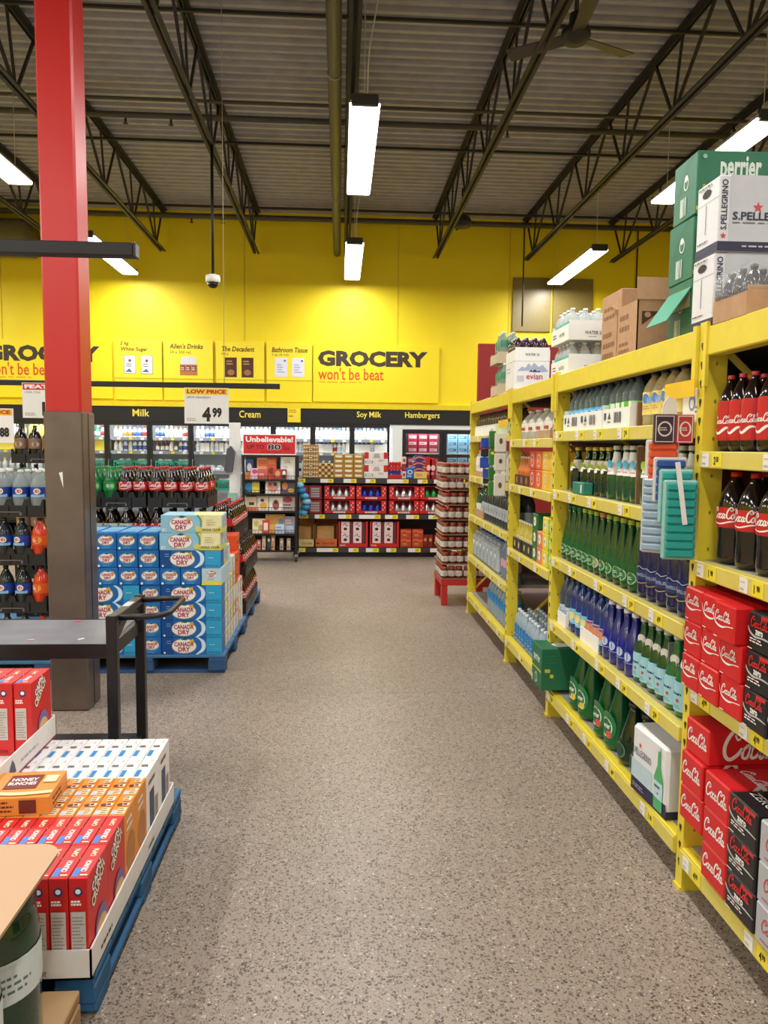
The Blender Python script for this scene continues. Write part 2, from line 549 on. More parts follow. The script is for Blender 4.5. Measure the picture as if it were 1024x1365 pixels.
# joists along the store
def joist(x, which):
    t = thing('roof_joist', 'dark steel roof joist %s' % which, 'joist', (x, 0, 0), group='steel roof joists')
    for s in (-1, 1):
        b = MB()
        b.box(s*.016-(.034 if s < 0 else 0), s*.016+(.034 if s > 0 else 0), -6, 12.95, 4.735, 4.742, STEELD)
        b.box(s*.016-.003, s*.016+.003, -6, 12.95, 4.735, 4.785, STEELD)
        ob('bottom_chord', b.mesh('bottom_chord'), t)
        b = MB()
        b.box(s*.016-(.04 if s < 0 else 0), s*.016+(.04 if s > 0 else 0), -6, 13.05, 5.425, 5.436, STEELD)
        b.box(s*.016-.004, s*.016+.004, -6, 13.05, 5.37, 5.43, STEELD)
        ob('top_chord', b.mesh('top_chord'), t)
    P = 1.3
    k = 0
    y = 12.9
    while y > -5.5:
        ob('web_bar', WEB1, t, (0, y-.42, 0)); ob('web_bar', WEB2, t, (0, y-.42, 0)); ob('web_bar', WEB3, t, (0, y-.42, 0))
        y -= P; k += 1
WEB1 = MB().bar((0, .02, 4.76), (0, .45, 5.4), .024, .024, STEELD).mesh('web_bar')
WEB2 = MB().bar((0, -.02, 4.76), (0, -.16, 5.4), .022, .022, STEELD).mesh('web_bar')
WEB3 = MB().bar((0, -.06, 4.76), (0, -.82, 5.4), .026, .026, STEELD).mesh('web_bar')
for x, w in ((-6.0, 'at the far left behind the red column'), (-4.48, 'second from the left edge behind the red column'), (-2.94, 'just right of the red column'),
             (-1.4, 'above the dome camera'), (.1, 'above the central row of lamps'), (1.6, 'carrying the black speaker'), (3.15, 'above the stacked bottle trays'), (4.64, 'above the green cartons at right'), (6.1, 'farthest to the right')):
    joist(x, w)
# cross bracing
for y, z, r in ((5.4, 5.38, .014), (7.05, 5.36, .014), (9.95, 5.36, .014), (12.35, 5.3, .016)):
    thing('bridging_bar', 'dark bridging bar crossing under roof deck, %s' % {5.4: 'nearest the camera', 7.05: 'over the near strip lamp', 9.95: 'halfway to the back wall', 12.35: 'closest to the back wall'}[y], 'brace', (0, y, z), group='bridging bars',
          me=MB().bar((-8, 0, 0), (7, 0, 0), r*2, r*2, STEELD).mesh('bridging_bar'))
for y, z, r, w in ((8.45, 5.2, .02, 'thin'), (8.85, 5.2, .036, 'thick'), (12.6, 5.22, .045, 'wall-side')):
    t = thing('sprinkler_pipe', '%s dark sprinkler pipe running across under the roof' % w, 'pipe', (0, y, z), group='sprinkler pipes',
              me=MB().tube([(-8, 0, 0), (7, 0, 0)], r, M('4a4541', .5)).mesh('sprinkler_pipe'))
    if w != 'thin':
        for x in (-2.4, -1.9, 1.9, 5.2):
            ob('sprinkler_head', MB().lathe([(.012, -r), (.012, -r-.05), (.03, -r-.055), (.03, -r-.06)], STEELD, 8, x).mesh('sprinkler_head'), t)
t = thing('conduit_pipe', 'long dark round pipe hung beside the central lamps', 'pipe', (-.06, 0, 4.72),
          me=MB().tube([(0, -6, 0), (0, 12.7, 0)], .06, M('403c3e', .45), 12).mesh('conduit_pipe'))
for y in (3.2, 6.7, 9.9):
    ob('pipe_hanger', MB().tube([(.062*math.sin(a), 0, .062*math.cos(a)) for a in [k*math.pi/6 for k in range(12)]], .006, M('a8a39c', .4, .8), 6, True).tube([(0, 0, .06), (0, 0, .7)], .005, STEELD, 6).mesh('pipe_hanger'), t, (0, y, 0))
thing('round_duct', 'olive grey round duct end at upper left of back wall', 'duct', (0, 12.7, 4.82),
      me=MB().tube([(-8, 0, 0), (-5.0, 0, 0), (-4.93, 0, 0)], .3, M('6d6440', .5), 20).mesh('round_duct'))

# ================================================================== strip lamps
LAMPG = M('fbfbff', .4, emit=7, var=0, name='glowing_diffuser')
_lw = {-6.9: 'outer left', -3.42: 'left', .19: 'central', 3.6: 'right'}
for x in LAMP_ROWS:
    for a, b in LAMP_Y:
        if a < 1 or x < -6:
            wh = ('far ' if a < -4 else 'just ')+'behind the camera' if a < 1 else 'off to the far left, '+{2.15: 'near', 6.36: 'middle', 10.55: 'far'}[a]
        else:
            wh = {2.15: 'over the camera', 6.36: 'midway down the store', 10.55: 'nearest the back wall'}[a]
        t = thing('strip_lamp', 'bright white strip lamp of the %s row, %s' % (_lw[x], wh), 'lamp', (x, (a+b)/2-(.6 if x < -6 else 0), LAMP_Z), group='ceiling strip lamps')
        L = b-a
        pr = [(-.125, .012), (-.118, 0), (.118, 0), (.125, .012), (.125, .03), (-.125, .03)]
        ob('diffuser', MB().prism(pr, -L/2, L/2, LAMPG).mesh('diffuser'), t)
        ob('housing', MB().prism([(-.127, .03), (.127, .03), (.1, .075), (-.1, .075)], -L/2-.005, L/2+.005, M('d0d0d0', .4)).mesh('housing'), t)
        for s in (-1, 1):
            ob('end_cap', MB().box(-.11, .11, -.02, .02, .0, .09, M('3b3b3e', .4), .006).mesh('end_cap'), t, (0, s*(L/2+.02), 0))
            ob('hanger_wire', MB().tube([(0, 0, .07), (0, 0, 5.43-LAMP_Z)], .004, M('c9c4bc', .5), 5).mesh('hanger_wire'), t, (0, s*(L/2-.12), 0))
        if x == .19 and a > 5:
            ob('junction_box', MB().box(.05, .13, -.04, .04, 1.0, 1.06, M('d9d2a0', .5), .004).mesh('junction_box'), t, (0, -L/2-.12, 0))
            ob('power_cord', MB().tube(spline([(.02, -L/2, .09), (.03, -L/2-.1, .4), (.1, -L/2-.16, .8), (.09, -L/2-.12, 1.02)]), .006, M('cfcac2', .5), 5).mesh('power_cord'), t)

# dome camera, fan, speaker, drop rods
t = thing('dome_camera', 'white dome security camera hanging on a thin black pole', 'camera', (-1.38, 8.4, 0))
ob('pole', MB().tube([(0, 0, 3.37), (0, 0, 4.74)], .016, BLACK, 8).mesh('pole'), t)
ob('housing', MB().lathe([(.03, 3.39), (.075, 3.375), (.08, 3.33), (.074, 3.3)], M('e6e5e2', .4), 16).mesh('housing'), t)
ob('dome', MB().lathe([(.06, 3.3), (.055, 3.27), (.035, 3.248), (0, 3.24)], M('17161a', .1), 14).mesh('dome'), t)
t = thing('ceiling_fan', 'dark ceiling fan on a rod above the yellow rack', 'fan', (1.82, 6.05, 4.7), R(25))
ob('rod', MB().tube([(0, 0, .2), (0, 0, .74)], .018, STEELD, 8).mesh('rod'), t)
ob('motor', MB().lathe([(0, 0), (.09, .01), (.115, .05), (.11, .1), (.06, .13), (.05, .22), (.02, .24)], STEELD, 16).mesh('motor'), t)
for k in range(3):
    a = k*2*math.pi/3
    bm_ = MB().add([(.1, -.05, .03), (.1, .05, .055), (.56, .07, .06), (.56, -.07, .03), (.1, -.05, .038), (.1, .05, .063), (.56, .07, .068), (.56, -.07, .038)],
                   [(0, 1, 2, 3), (4, 7, 6, 5), (0, 4, 5, 1), (1, 5, 6, 2), (2, 6, 7, 3), (3, 7, 4, 0)], M('3f3a37', .5)).mesh('blade')
    ob('blade', bm_, t, (0, 0, 0), a)
t = thing('ceiling_speaker', 'black round speaker under the roof joist at back wall', 'speaker', (1.83, 11.6, 4.86))
ob('bracket', MB().tube([(0, 0, .2), (0, 0, .58)], .015, BLACK, 6).mesh('bracket'), t)
ob('cone', MB().lathe([(0, 0), (.13, .02), (.15, .09), (.11, .17), (.05, .21), (0, .21)], M('1c1a1c', .5), 16).mesh('cone'), t)
for x, z, w in ((3.03, 3.58, 'left'), (4.95, 2.4, 'right')):
    thing('drop_rod', 'thin dark drop rod in front of back wall, %s one' % w, 'rod', (x, 12.6, 0), group='drop rods at the back wall', me=MB().tube([(0, 0, z), (0, 0, 5.2)], .014, M('4d4330', .5), 6).mesh('drop_rod'))

# ================================================================== column
t = thing('store_column', 'square red column with brushed steel sleeve around its foot', 'column', (-1.555, 4.45, 0))
CRED = M('bf2420', .38, var=.03, sc=2, name='red_gloss_paint')
STAIN = M('7d7068', .32, metal=.75, var=.16, sc=5, name='brushed_steel')
ob('shaft', MB().box(-.1, .1, -.1, .1, 1.72, 5.44, CRED, .012).mesh('shaft'), t)
ob('steel_sleeve', MB().box(-.108, .108, -.108, .108, 0, 1.73, STAIN, .008).mesh('steel_sleeve'), t)
ob('sleeve_seam', MB().box(.107, .1105, -.012, -.006, .01, 1.725, M('4b443f', .4, .6)).mesh('sleeve_seam'), t)
ob('tape_scrap', MB().prism([(-.028, 1.385), (-.008, 1.39), (-.006, 1.3)], -.1095, -.1085, WHITE).mesh('tape_scrap'), t)

# hanging sign rails
for xa, xb, y, z, w in ((-2.4, -.682, 2.6, 2.187, 'nearer'), (-4.2, -.52, 6.5, 2.05, 'farther')):
    t = thing('sign_rail', 'black %s sign rail hanging across the left displays' % w, 'rail', (0, y, z), me=MB().box(xa, xb, -.024, .024, -.02, .024, BLACK, .004).mesh('sign_rail'))
    ob('end_cap', MB().box(xb-.001, xb+.008, -.026, .026, -.022, .026, M('2c2a2c', .4), .003).mesh('end_cap'), t)
    for x in ((-2.2,) if y < 3 else (-3.6, -.98)):
        ob('hanger_wire', MB().tube([(x, 0, .02), (x, 0, 5.43-z)], .0025, M('b9b09a', .5), 5).mesh('hanger_wire'), t)

# price cards on the far rail
def price_card(loc, w, h, head, hmat, hink, item, big, small, label):
    t = thing('price_card', label, 'sign', loc, group=None, me=MB().box(-w/2, w/2, -.003, .003, -h, 0, WHITE).mesh('price_card'))
    d = Dec()
    d.rect(.006, h*.8, w-.006, h-.004, hmat)
    if head:
        d.text(head, w/2 if head != 'FEATURE' else .02, h*.835, h*.115, hink, 'c' if head != 'FEATURE' else 'l', w=w*.88, bold=.055)
    d.text(item, .02, h*.7, h*.06, TINY, 'l', sx=.9)
    if big:
        d.text(big, w*.4, h*.06, h*.4, INK, 'l', bold=.05, sx=.85)
    d.text(small, w*.63, h*.17, h*.28, INK, 'l', bold=.05, sx=.75)
    d.lines(.02, h*.06, w*.35, h*.16, TINY, 2, .3)
    ob('printed_face', MB().dec(d, (-w/2, -.003, -h), (1, 0, 0), (0, 0, 1)).mesh('printed_face', False), t)
    return t
price_card((-1.125, 6.47, 2.03), .37, .3, 'LOW PRICE', M('f1d91f', .5), M('cf2a1d', .5), 'SPRITE CRANBERRY', '4', '99', 'white and yellow LOW PRICE 4.99 card on the black rail')
price_card((-2.44, 6.47, 2.05), .4, .29, 'FEATURE', SIGNR, WHITE, 'COCA COLA', '1', '00', 'white FEATURE card with red head, half behind red column')
price_card((-2.19, 4.88, 1.765), .28, .215, 'LOW PRICE', M('f1c21f', .5), M('c0391d', .5), 'GINGER ALE', '', '188', 'small price card above soda bottles at left edge')

# ================================================================== wall sign boards
def board(x0, x1, z0, z1, name, label, d=None, y=13.055, th=.05, mat=None):
    t = thing(name, label, 'sign', ((x0+x1)/2, y, z0), me=MB().box(-(x1-x0)/2, (x1-x0)/2, -th, 0, 0, z1-z0, mat or M('f4dc14', .5, var=.015, sc=3), .003).mesh(name))
    if d:
        ob('printed_face', MB().dec(d, (-(x1-x0)/2, -th, 0), (1, 0, 0), (0, 0, 1)).mesh('printed_face', False), t)
    return t
GRB = M('3a2c22', .6); ORT = M('d8481c', .6)
for x0, lab in ((-.46, 'yellow GROCERY sign board right of the product cards'), (-5.98, 'yellow GROCERY sign board partly behind the red column')):
    d = Dec()
    d.text('GROCERY', .08, .6, .27, GRB, 'l', w=1.88, bold=.055)
    d.text("won't be beat", .085, .37, .21, ORT, 'l', w=1.12, bold=.012)
    d.lines(.1, .325, 1.1, .345, ORT, 1, .5)
    board(x0, x0+2.16, 2.31, 3.27, 'grocery_sign', lab, d)
BROWN = M('4f2408', .6)
def two(d, x, w_, h_, y0, mat):
    for k in (0, 1):
        d.rect(x+k*.3, y0, x+k*.3+w_, y0+h_, mat)
cards = []
for i, (x0, x1, tx) in enumerate(((-3.79, -3.0, ('2 kg', 'White Sugar')), (-2.97, -2.15, ("Allen's Drinks", '24 x 300 mL')), (-2.1, -1.29, ('The Decadent', '300 g')), (-1.25, -.48, ('Bathroom Tissue', '2 ply 24 rolls')))):
    board(x0, x1, 2.3, 2.68, 'sign_backing', 'plain yellow lower panel under the %s card' % ('white sugar', 'drinks', 'brown cookie', 'bathroom tissue')[i], None, 13.05, .03)
    d = Dec()
    w = x1-x0
    if i == 0:
        d.text(tx[0], .1, .53, .08, BROWN, 'l', sh=.15, bold=.025); d.text(tx[1], .1, .43, .085, BROWN, 'l', w=.45, sh=.15, bold=.025)
        for k in (0, 1):
            a = .17+k*.28
            d.rect(a-.008, .072, a+.188, .378, M('5a6a90', .5)); d.rect(a, .08, a+.18, .37, WHITE)
            d.ell(a+.09, .29, .025, .025, M('7a3050', .5)); d.lines(a+.03, .18, a+.15, .25, INK, 2); d.poly([(a+.01, .1), (a+.08, .16), (a+.13, .1)], M('50618c', .5))
    elif i == 1:
        d.text(tx[0], .1, .5, .085, BROWN, 'l', w=.55, sh=.15, bold=.025); d.text(tx[1], .1, .42, .05, BROWN, 'l', sh=.1)
        d.poly([(.27, .2), (.3, .37), (.53, .37), (.56, .2)], M('cfd3da', .5)); d.rect(.27, .06, .56, .24, M('b9713c', .5))
        for k in range(3):
            d.rect(.29+k*.09, .13, .36+k*.09, .22, M('7a3d25', .5)); d.lines(.29+k*.09, .14, .36+k*.09, .2, WHITE, 2)
    elif i == 2:
        d.text(tx[0], .09, .47, .085, BROWN, 'l', w=.55, sh=.15, bold=.025); d.text(tx[1], .09, .4, .05, BROWN, 'l', sh=.1)
        for k in (0, 1):
            a = .15+k*.28
            d.rect(a, .04, a+.2, .37, M('4a2418', .5)); d.lines(a+.03, .24, a+.17, .33, M('c9985c', .5), 2); d.ell(a+.1, .12, .06, .05, M('a4683a', .5))
    else:
        d.text(tx[0], .09, .47, .085, BROWN, 'l', w=.6, sh=.15, bold=.025); d.text(tx[1], .09, .4, .05, BROWN, 'l', sh=.1)
        for k in (0, 1):
            a = .14+k*.29
            d.rect(a, .06, a+.21, .38, M('dcdff0', .5)); d.lines(a+.04, .12, a+.17, .28, M('8f97c0', .5), 4); d.ell(a+.17, .33, .02, .02, M('5b66a8', .5))
    board(x0, x1, 2.66, 3.31, 'product_card', 'yellow product card showing %s above the coolers' % ('two white sugar bags', 'a brown drinks carton', 'two brown cookie packs', 'two pale bathroom tissue packs')[i], d, 13.03, .02, M('f6e02c', .5, var=.015))

# ================================================================== coolers
MULL = [-7.42, -6.72, -6.03, -5.33, -4.63, -3.93, -3.22, -2.53, -1.82, -1.14, -.464, .211, .864]
t = thing('cooler_header', 'long charcoal header board over the cooler doors', 'sign', (0, 13.0, 1.93), me=MB().box(-8, 2.72, -.03, .055, 0, .26, HDR).mesh('cooler_header'))
d = Dec()
LY = M('f0dc52', .5, emit=.15, var=0)
for tx, x, w in (('Milk', -3.35, .28), ('Cream', -1.53, .36), ('Soy Milk', .5, .42), ('Hamburgers', 1.42, .6)):
    d.text(tx, x+8, .09, .12 if tx != 'Soy Milk' and tx != 'Hamburgers' else .13, LY, 'c', w=w, bold=.012)
ob('lettering', MB().dec(d, (-8, -.03, 0), (1, 0, 0), (0, 0, 1)).mesh('lettering', False), t)
thing('shelf_talker', 'small yellow notice on the charcoal header beside Cream', 'sign', (-.78, 12.955, 1.95), me=MB().box(-.11, .11, -.004, .004, 0, .24, YTAG).dec(Dec().lines(.02, .16, .2, .22, M('b0401c', .5), 2).lines(.02, .08, .12, .13, TINY, 1), (-.11, -.004, 0), (1, 0, 0), (0, 0, 1)).mesh('shelf_talker', False))
CW = M('e8ecee', .5, var=.02, name='cooler_white')
GLASS = M('0c0e10', .03, trans=.93, var=0, name='cooler_glass')
t = thing('cooler_cabinet', 'white interior of the long glass-door cooler', 'cooler')
cb = MB().box(-8, .9, 13.95, 14.0, 0, 1.95, CW).box(-8, .9, 13.07, 14, 1.93, 1.98, CW).box(-8, .9, 13.07, 14, 0, .2, CW)
ob('cabinet_shell', cb.mesh('cabinet_shell'), t)
ob('base_kick', MB().box(-8, .9, 13.07, 13.09, 0, .25, BLACK).mesh('base_kick'), t)
WIRE = M('e4e8ea', .4)
LED = M('f4f8ff', .4, emit=5, var=0, name='cooler_light_strip')
SHZ = (1.665, 1.43, 1.09, .76, .44)
for i, x in enumerate(MULL):
    ob('light_strip', MB().box(x-.012, x+.012, 13.075, 13.09, .3, 1.9, LED).mesh('light_strip'), t)
for x0, x1 in zip(MULL, MULL[1:]):
    for z in SHZ:
        ob('wire_shelf', MB().box(x0+.01, x1-.01, 13.2, 13.9, z-.02, z, WIRE).box(x0+.01, x1-.01, 13.19, 13.2, z-.045, z+.01, M('8e959a', .5)).mesh('wire_shelf'), t)
    if x1 > -5.5:
        area('cooler_light', ((x0+x1)/2, 13.13, 1.86), x1-x0-.1, .08, 3.2, (.93, .97, 1), (R(35), 0, 0))
DW = ('leftmost', 'second', 'third', 'fourth', 'left of column', 'beside column', 'under Milk', 'right of Milk', 'under price card', 'under Cream', 'under yellow notice', 'left of Soy Milk', 'under Soy Milk')
for i, (x0, x1) in enumerate(zip(MULL, MULL[1:])):
    if x1 < -5.8:
        continue
    t = thing('cooler_door', 'black framed glass cooler door, %s' % DW[i+1], 'door', (x0, 13.0, .25), group='glass cooler doors')
    w = x1-x0
    f = MB().box(0, .045, -.02, .03, 0, 1.68, BLACK, .004).box(w-.045, w, -.02, .03, 0, 1.68, BLACK, .004).box(.045, w-.045, -.02, .03, 0, .06, BLACK).box(.045, w-.045, -.02, .03, 1.62, 1.68, BLACK)
    ob('door_frame', f.mesh('door_frame'), t)
    ob('glass_pane', MB().box(.045, w-.045, .0, .008, .06, 1.62, GLASS).mesh('glass_pane'), t)
    ob('handle', MB().tube([(.03, -.025, .55), (.03, -.05, .6), (.03, -.05, 1.0), (.03, -.025, 1.05)], .008, M('8b8b8e', .3, .9), 6).mesh('handle'), t)
# white pillar and the freezer
t = thing('freezer_cabinet', 'white framed freezer under the Hamburgers sign', 'freezer', (0, 13.0, 0))
ob('surround', MB().box(.905, 1.08, -.02, .9, 0, 1.93, CW).box(1.08, 2.72, -.02, .03, 1.86, 1.93, CW).box(1.08, 2.72, .85, .9, 0, 1.93, CW).box(1.08, 2.72, .03, .9, 1.86, 1.93, CW).box(1.08, 2.72, -.02, .9, 0, .3, CW).mesh('surround'), t)
for z in (1.45, 1.15, .75):
    ob('wire_shelf', MB().box(1.1, 2.7, .2, .84, z-.02, z, WIRE).mesh('wire_shelf'), t)
area('freezer_light', (1.9, 13.12, 1.8), 1.4, .08, 3.5, (.93, .97, 1), (R(35), 0, 0))
for x0, x1, w_ in ((1.08, 1.79, 'left'), (1.79, 2.5, 'right')):
    q = thing('freezer_door', 'black framed freezer door with glass, %s one' % w_, 'door', (x0, 13.0, .3), group='freezer doors')
    w = x1-x0
    ob('door_frame', MB().box(0, .06, -.03, .03, 0, 1.55, BLACK, .004).box(w-.06, w, -.03, .03, 0, 1.55, BLACK, .004).box(.06, w-.06, -.03, .03, 0, .06, BLACK).box(.06, w-.06, -.03, .03, 1.48, 1.55, BLACK).mesh('door_frame'), q)
    ob('glass_pane', MB().box(.06, w-.06, 0, .008, .06, 1.48, GLASS).mesh('glass_pane'), q)

# cooler stock: simple small goods, one object each
def tiny_bottle(h, r, body, cap, lab):
    return Kit('dairy_bottle', 'bottle', MB().lathe([(r, 0), (r, h*.62), (r*.45, h*.8), (r*.4, h*.86)], body, 8).lathe([(r*.5, h*.86), (r*.5, h)], cap, 8).lathe([(r*1.03, h*.15), (r*1.03, h*.5)], lab, 8).mesh('dairy_bottle'), (), 2*r, 2*r, h)
def tiny_carton(w, h, body, top):
    return Kit('drink_carton', 'carton', MB().box(-w/2, w/2, -w/2, w/2, 0, h*.78, body).prism([(-w/2, h*.78), (w/2, h*.78), (.004, h), (-.004, h)], -w/2, w/2, top).mesh('drink_carton'), (), w, w, h)
CR = M('f3efe2', .4); CB = M('3f62a8', .4); CO = M('e08a3a', .4); CRD = M('b52a2e', .4); CG = M('1f8f6a', .4); CBR = M('6e4a38', .4); CY = M('f2de5a', .4)
T_ = [tiny_bottle(.2, .036, CR, CO, CR), tiny_bottle(.2, .036, CR, CB, CB), tiny_bottle(.2, .036, CR, CRD, CRD), tiny_bottle(.19, .034, CBR, CRD, CR),
      tiny_carton(.075, .2, CR, CB), tiny_carton(.085, .22, CY, CY), tiny_bottle(.2, .036, CG, CR, CR), tiny_carton(.075, .2, CR, CR), tiny_bottle(.21, .04, CR, CR, M('cfdbe6', .4)),
      tiny_bottle(.2, .036, CR, M('7b87c9', .4), CO)]
BAGM = M('e9eef2', .35)
bag = MB()
for a, b, c, r in ((0, 0, .03, .06), (.07, .01, .03, .05), (.035, 0, .075, .05)):
    bag.lathe([(r*math.sin(q), r*.7*(1-math.cos(q))) for q in [k*math.pi/5 for k in range(6)]], BAGM, 8, a, b, c-.03)
BAGK = Kit('milk_bag', 'bag', bag.mesh('milk_bag'))
ck = MB()
CRG = M('18a07e', .45)
for s in (-1, 1):
    ck.box(-.15, .15, s*.14-.005, s*.14+.005, .15, .18, CRG).box(-.15, .15, s*.14-.005, s*.14+.005, 0, .05, CRG)
    for k in range(8):
        x = -.145+k*.0414
        ck.box(x-.006, x+.006, s*.14-.005, s*.14+.005, .05, .15, CRG)
    ck.box(s*.15-.005, s*.15+.005, -.14, .14, 0, .18, CRG)
ck.box(-.15, .15, -.14, .14, 0, .01, CRG)
CRATEK = Kit('green_crate', 'crate', ck.mesh('green_crate'), (), .3, .28, .18)
SHW = ('top', 'second', 'third', 'fourth', 'lowest')
plan = {  # door index -> rows of stock (kit indices cycled)
    4: ([5, 5, 7], [5, 5], [8, 8]), 3: ([0, 8], [5, 5], [8, 8]), 5: ([6, 0, 6, 2], [7, 5], 'crate'), 6: ([0, 0, 9, 9, 1, 1, 2, 2], [0, 0, 1, 0, 1, 1, 1, 2], 'crate'),
    7: ([1, 1, 8, 8, 0, 0, 2, 2], [3, 3, 3, 0, 3, 1, 1, 2], 'crate'), 8: ([8, 8, 1, 1, 8, 8, 7, 7], [8, 4, 4, 8, 8, 4, 8, 8], 'bagrow', 'crate'),
    9: ([7, 7, 8, 7, 8], [7, 8, 7, 7], [8, 8]), 10: ([7, 4, 8, 7], [4, 8, 7], [7, 8]), 11: ([8, 7, 4, 8], [4, 4, 2, 8, 7], [8, 8]), 12: ([4, 8, 7, 4, 8], [4, 4, 8, 4, 7], [8, 2])}
NAMEK = {0: 'orange-cap white bottle', 1: 'blue-label white bottle', 2: 'red-label white bottle', 3: 'brown milk bottle', 4: 'blue-topped white carton', 5: 'yellow drink carton', 6: 'green bottle', 7: 'plain white carton', 8: 'pale-label white bottle', 9: 'lilac-cap white bottle'}
for i, rows in ((k_-1, v_) for k_, v_ in plan.items()):
    x0, x1 = MULL[i], MULL[i+1]
    for r, row in enumerate(rows):
        z = SHZ[r]
        where = '%s shelf, door %s' % (SHW[r], DW[i+1])
        if row == 'crate':
            for k in (0, 1):
                cx = x0+.19+k*.32
                side = ('left', 'right')[k]
                put(CRATEK, (cx, 13.36, z), 'green milk crate, %s of two on %s' % (side, where), 'green crates in the cooler')
                for q in range(3):
                    put(BAGK, (cx-.09+q*.06, 13.34+.03*(q % 2), z+.1), 'milk bag, %s crate, %s' % (side, where), 'bags in the green crates', random.uniform(0, 3))
            continue
        if row == 'bagrow':
            for q in range(5):
                put(BAGK, (x0+.09+q*.125, 13.3, z), 'white bagged milk on the %s' % where, 'bags on the cooler shelf', q*1.3)
            continue
        n = 8 if len(row) > 2 or r < 2 else 6
        for c in range(n):
            kk = row[int(c*len(row)/n)]
            px = x0+.07+c*(x1-x0-.14)/(n-1)
            put(T_[kk], (px, 13.26+random.uniform(0, .02), z), '%s, %s' % (NAMEK[kk], where), 'dairy goods in the coolers')
        for c in range(3):
            ob('shelf_ticket', MB().box(-.03, .03, 0, .003, 0, .04, (WTAG, YTAG, WTAG)[c]).mesh('shelf_ticket'), bpy.data.objects['cooler_cabinet'], (x0+.14+c*.2, 13.185, z-.04))
# freezer boxes
FZ = [carton('frozen_box', .17, .16, .11, M('c43a4c', .4), {'front': Dec().rect(.02, .03, .15, .08, M('f0d5dc', .5)).lines(.03, .04, .14, .07, M('8a1f30', .5), 2)}),
      carton('frozen_box', .17, .16, .11, M('9fd6ee', .4), {'front': Dec().rect(.02, .03, .15, .08, M('3f83c0', .5)).lines(.03, .04, .14, .07, WHITE, 2)})]
for x0, kk, nm in ((1.19, 0, 'pink red'), (1.9, 1, 'pale blue')):
    for z, n in ((1.45, 3), (1.15, 2)):
        for l in range(n):
            for c in range(3):
                put(FZ[kk], (x0+.09+c*.185, 13.3, z+l*.112), '%s frozen food box on %s freezer shelf' % (nm, 'upper' if z > 1.3 else 'lower'), 'frozen boxes')
# ================================================================== yellow pallet rack (right)
RX = 1.21
POSTY = (.75, 2.478, 4.19, 5.29, 6.93)
RD = .95
TOPZ = 1.955
HOLE = M('3a3210', .8)
def post_mesh(h):
    b = MB().box(0, .006, -.024, .024, 0, h, RACKY).box(.006, .075, -.024, -.019, 0, h, RACKY).box(.006, .075, .019, .024, 0, h, RACKY)
    b.box(-.008, .085, -.0245, .0245, 0, .012, RACKY)
    return b.mesh('upright')
def hole_mesh(h):
    b = MB()
    z = .1
    while z < h-.05:
        b.prism([(-.008, z), (0, z-.018), (.008, z), (.006, z+.009), (-.006, z+.009)], -.0015, .001, HOLE, 'x')
        if int(z/.062) % 2:
            b.prism([(.033, z), (.038, z-.008), (.043, z), (.038, z+.008)], -.025, -.023, M('8a7a1a', .6), 'y')
        z += .062
    return b.mesh('punched_holes')
UPM, HOM = post_mesh(TOPZ+.02), hole_mesh(TOPZ)
BACKR = M('5a1614', .7)  # red back panel, with the shade of the deep shelves put into its colour
PRICES = ('4', '99'), ('2', '50'), ('1', '98'), ('5', '79'), ('3', '49')
def tag_mesh(i, kind):
    if kind == 'w':
        return MB().box(-.0015, 0, -.022, .022, 0, .044, WTAG).dec(Dec().lines(.005, .006, .036, .014, TINY, 2).rect(.005, .03, .03, .033, M('b9b5b0', .5)), (-.0015, .022, 0), (0, -1, 0), (0, 0, 1)).mesh('price_tag', False)
    a, b_ = PRICES[i % 5]
    return MB().box(-.0015, 0, -.03, .03, 0, .044, YTAG).dec(Dec().text(a, .012, .008, .026, INK, 'l', bold=.03, sx=.7).text(b_, .027, .016, .018, INK, 'l', bold=.03, sx=.7), (-.0015, .03, 0), (0, -1, 0), (0, 0, 1)).mesh('price_tag', False)
TAGS = {('w', 0): tag_mesh(0, 'w')}
for i in range(5):
    TAGS[('y', i)] = tag_mesh(i, 'y')
STRIP = M('d9c962', .4, var=.04)
DKWOOD = M('5c544c', .8, var=.1)
BAYS = {  # name: y0, y1, shelf heights, bottom z
    'D': (POSTY[0], POSTY[1], (1.546, 1.18, .75), .165, 'nearest'), 'A': (POSTY[1], POSTY[2], (1.645, 1.32, .942, .575), .18, 'second'),
    'B': (POSTY[2], POSTY[3], (1.61, 1.30, .845), .205, 'narrow third'), 'C': (POSTY[3], POSTY[4], (1.655, 1.296, .936, .56), .2, 'farthest')}
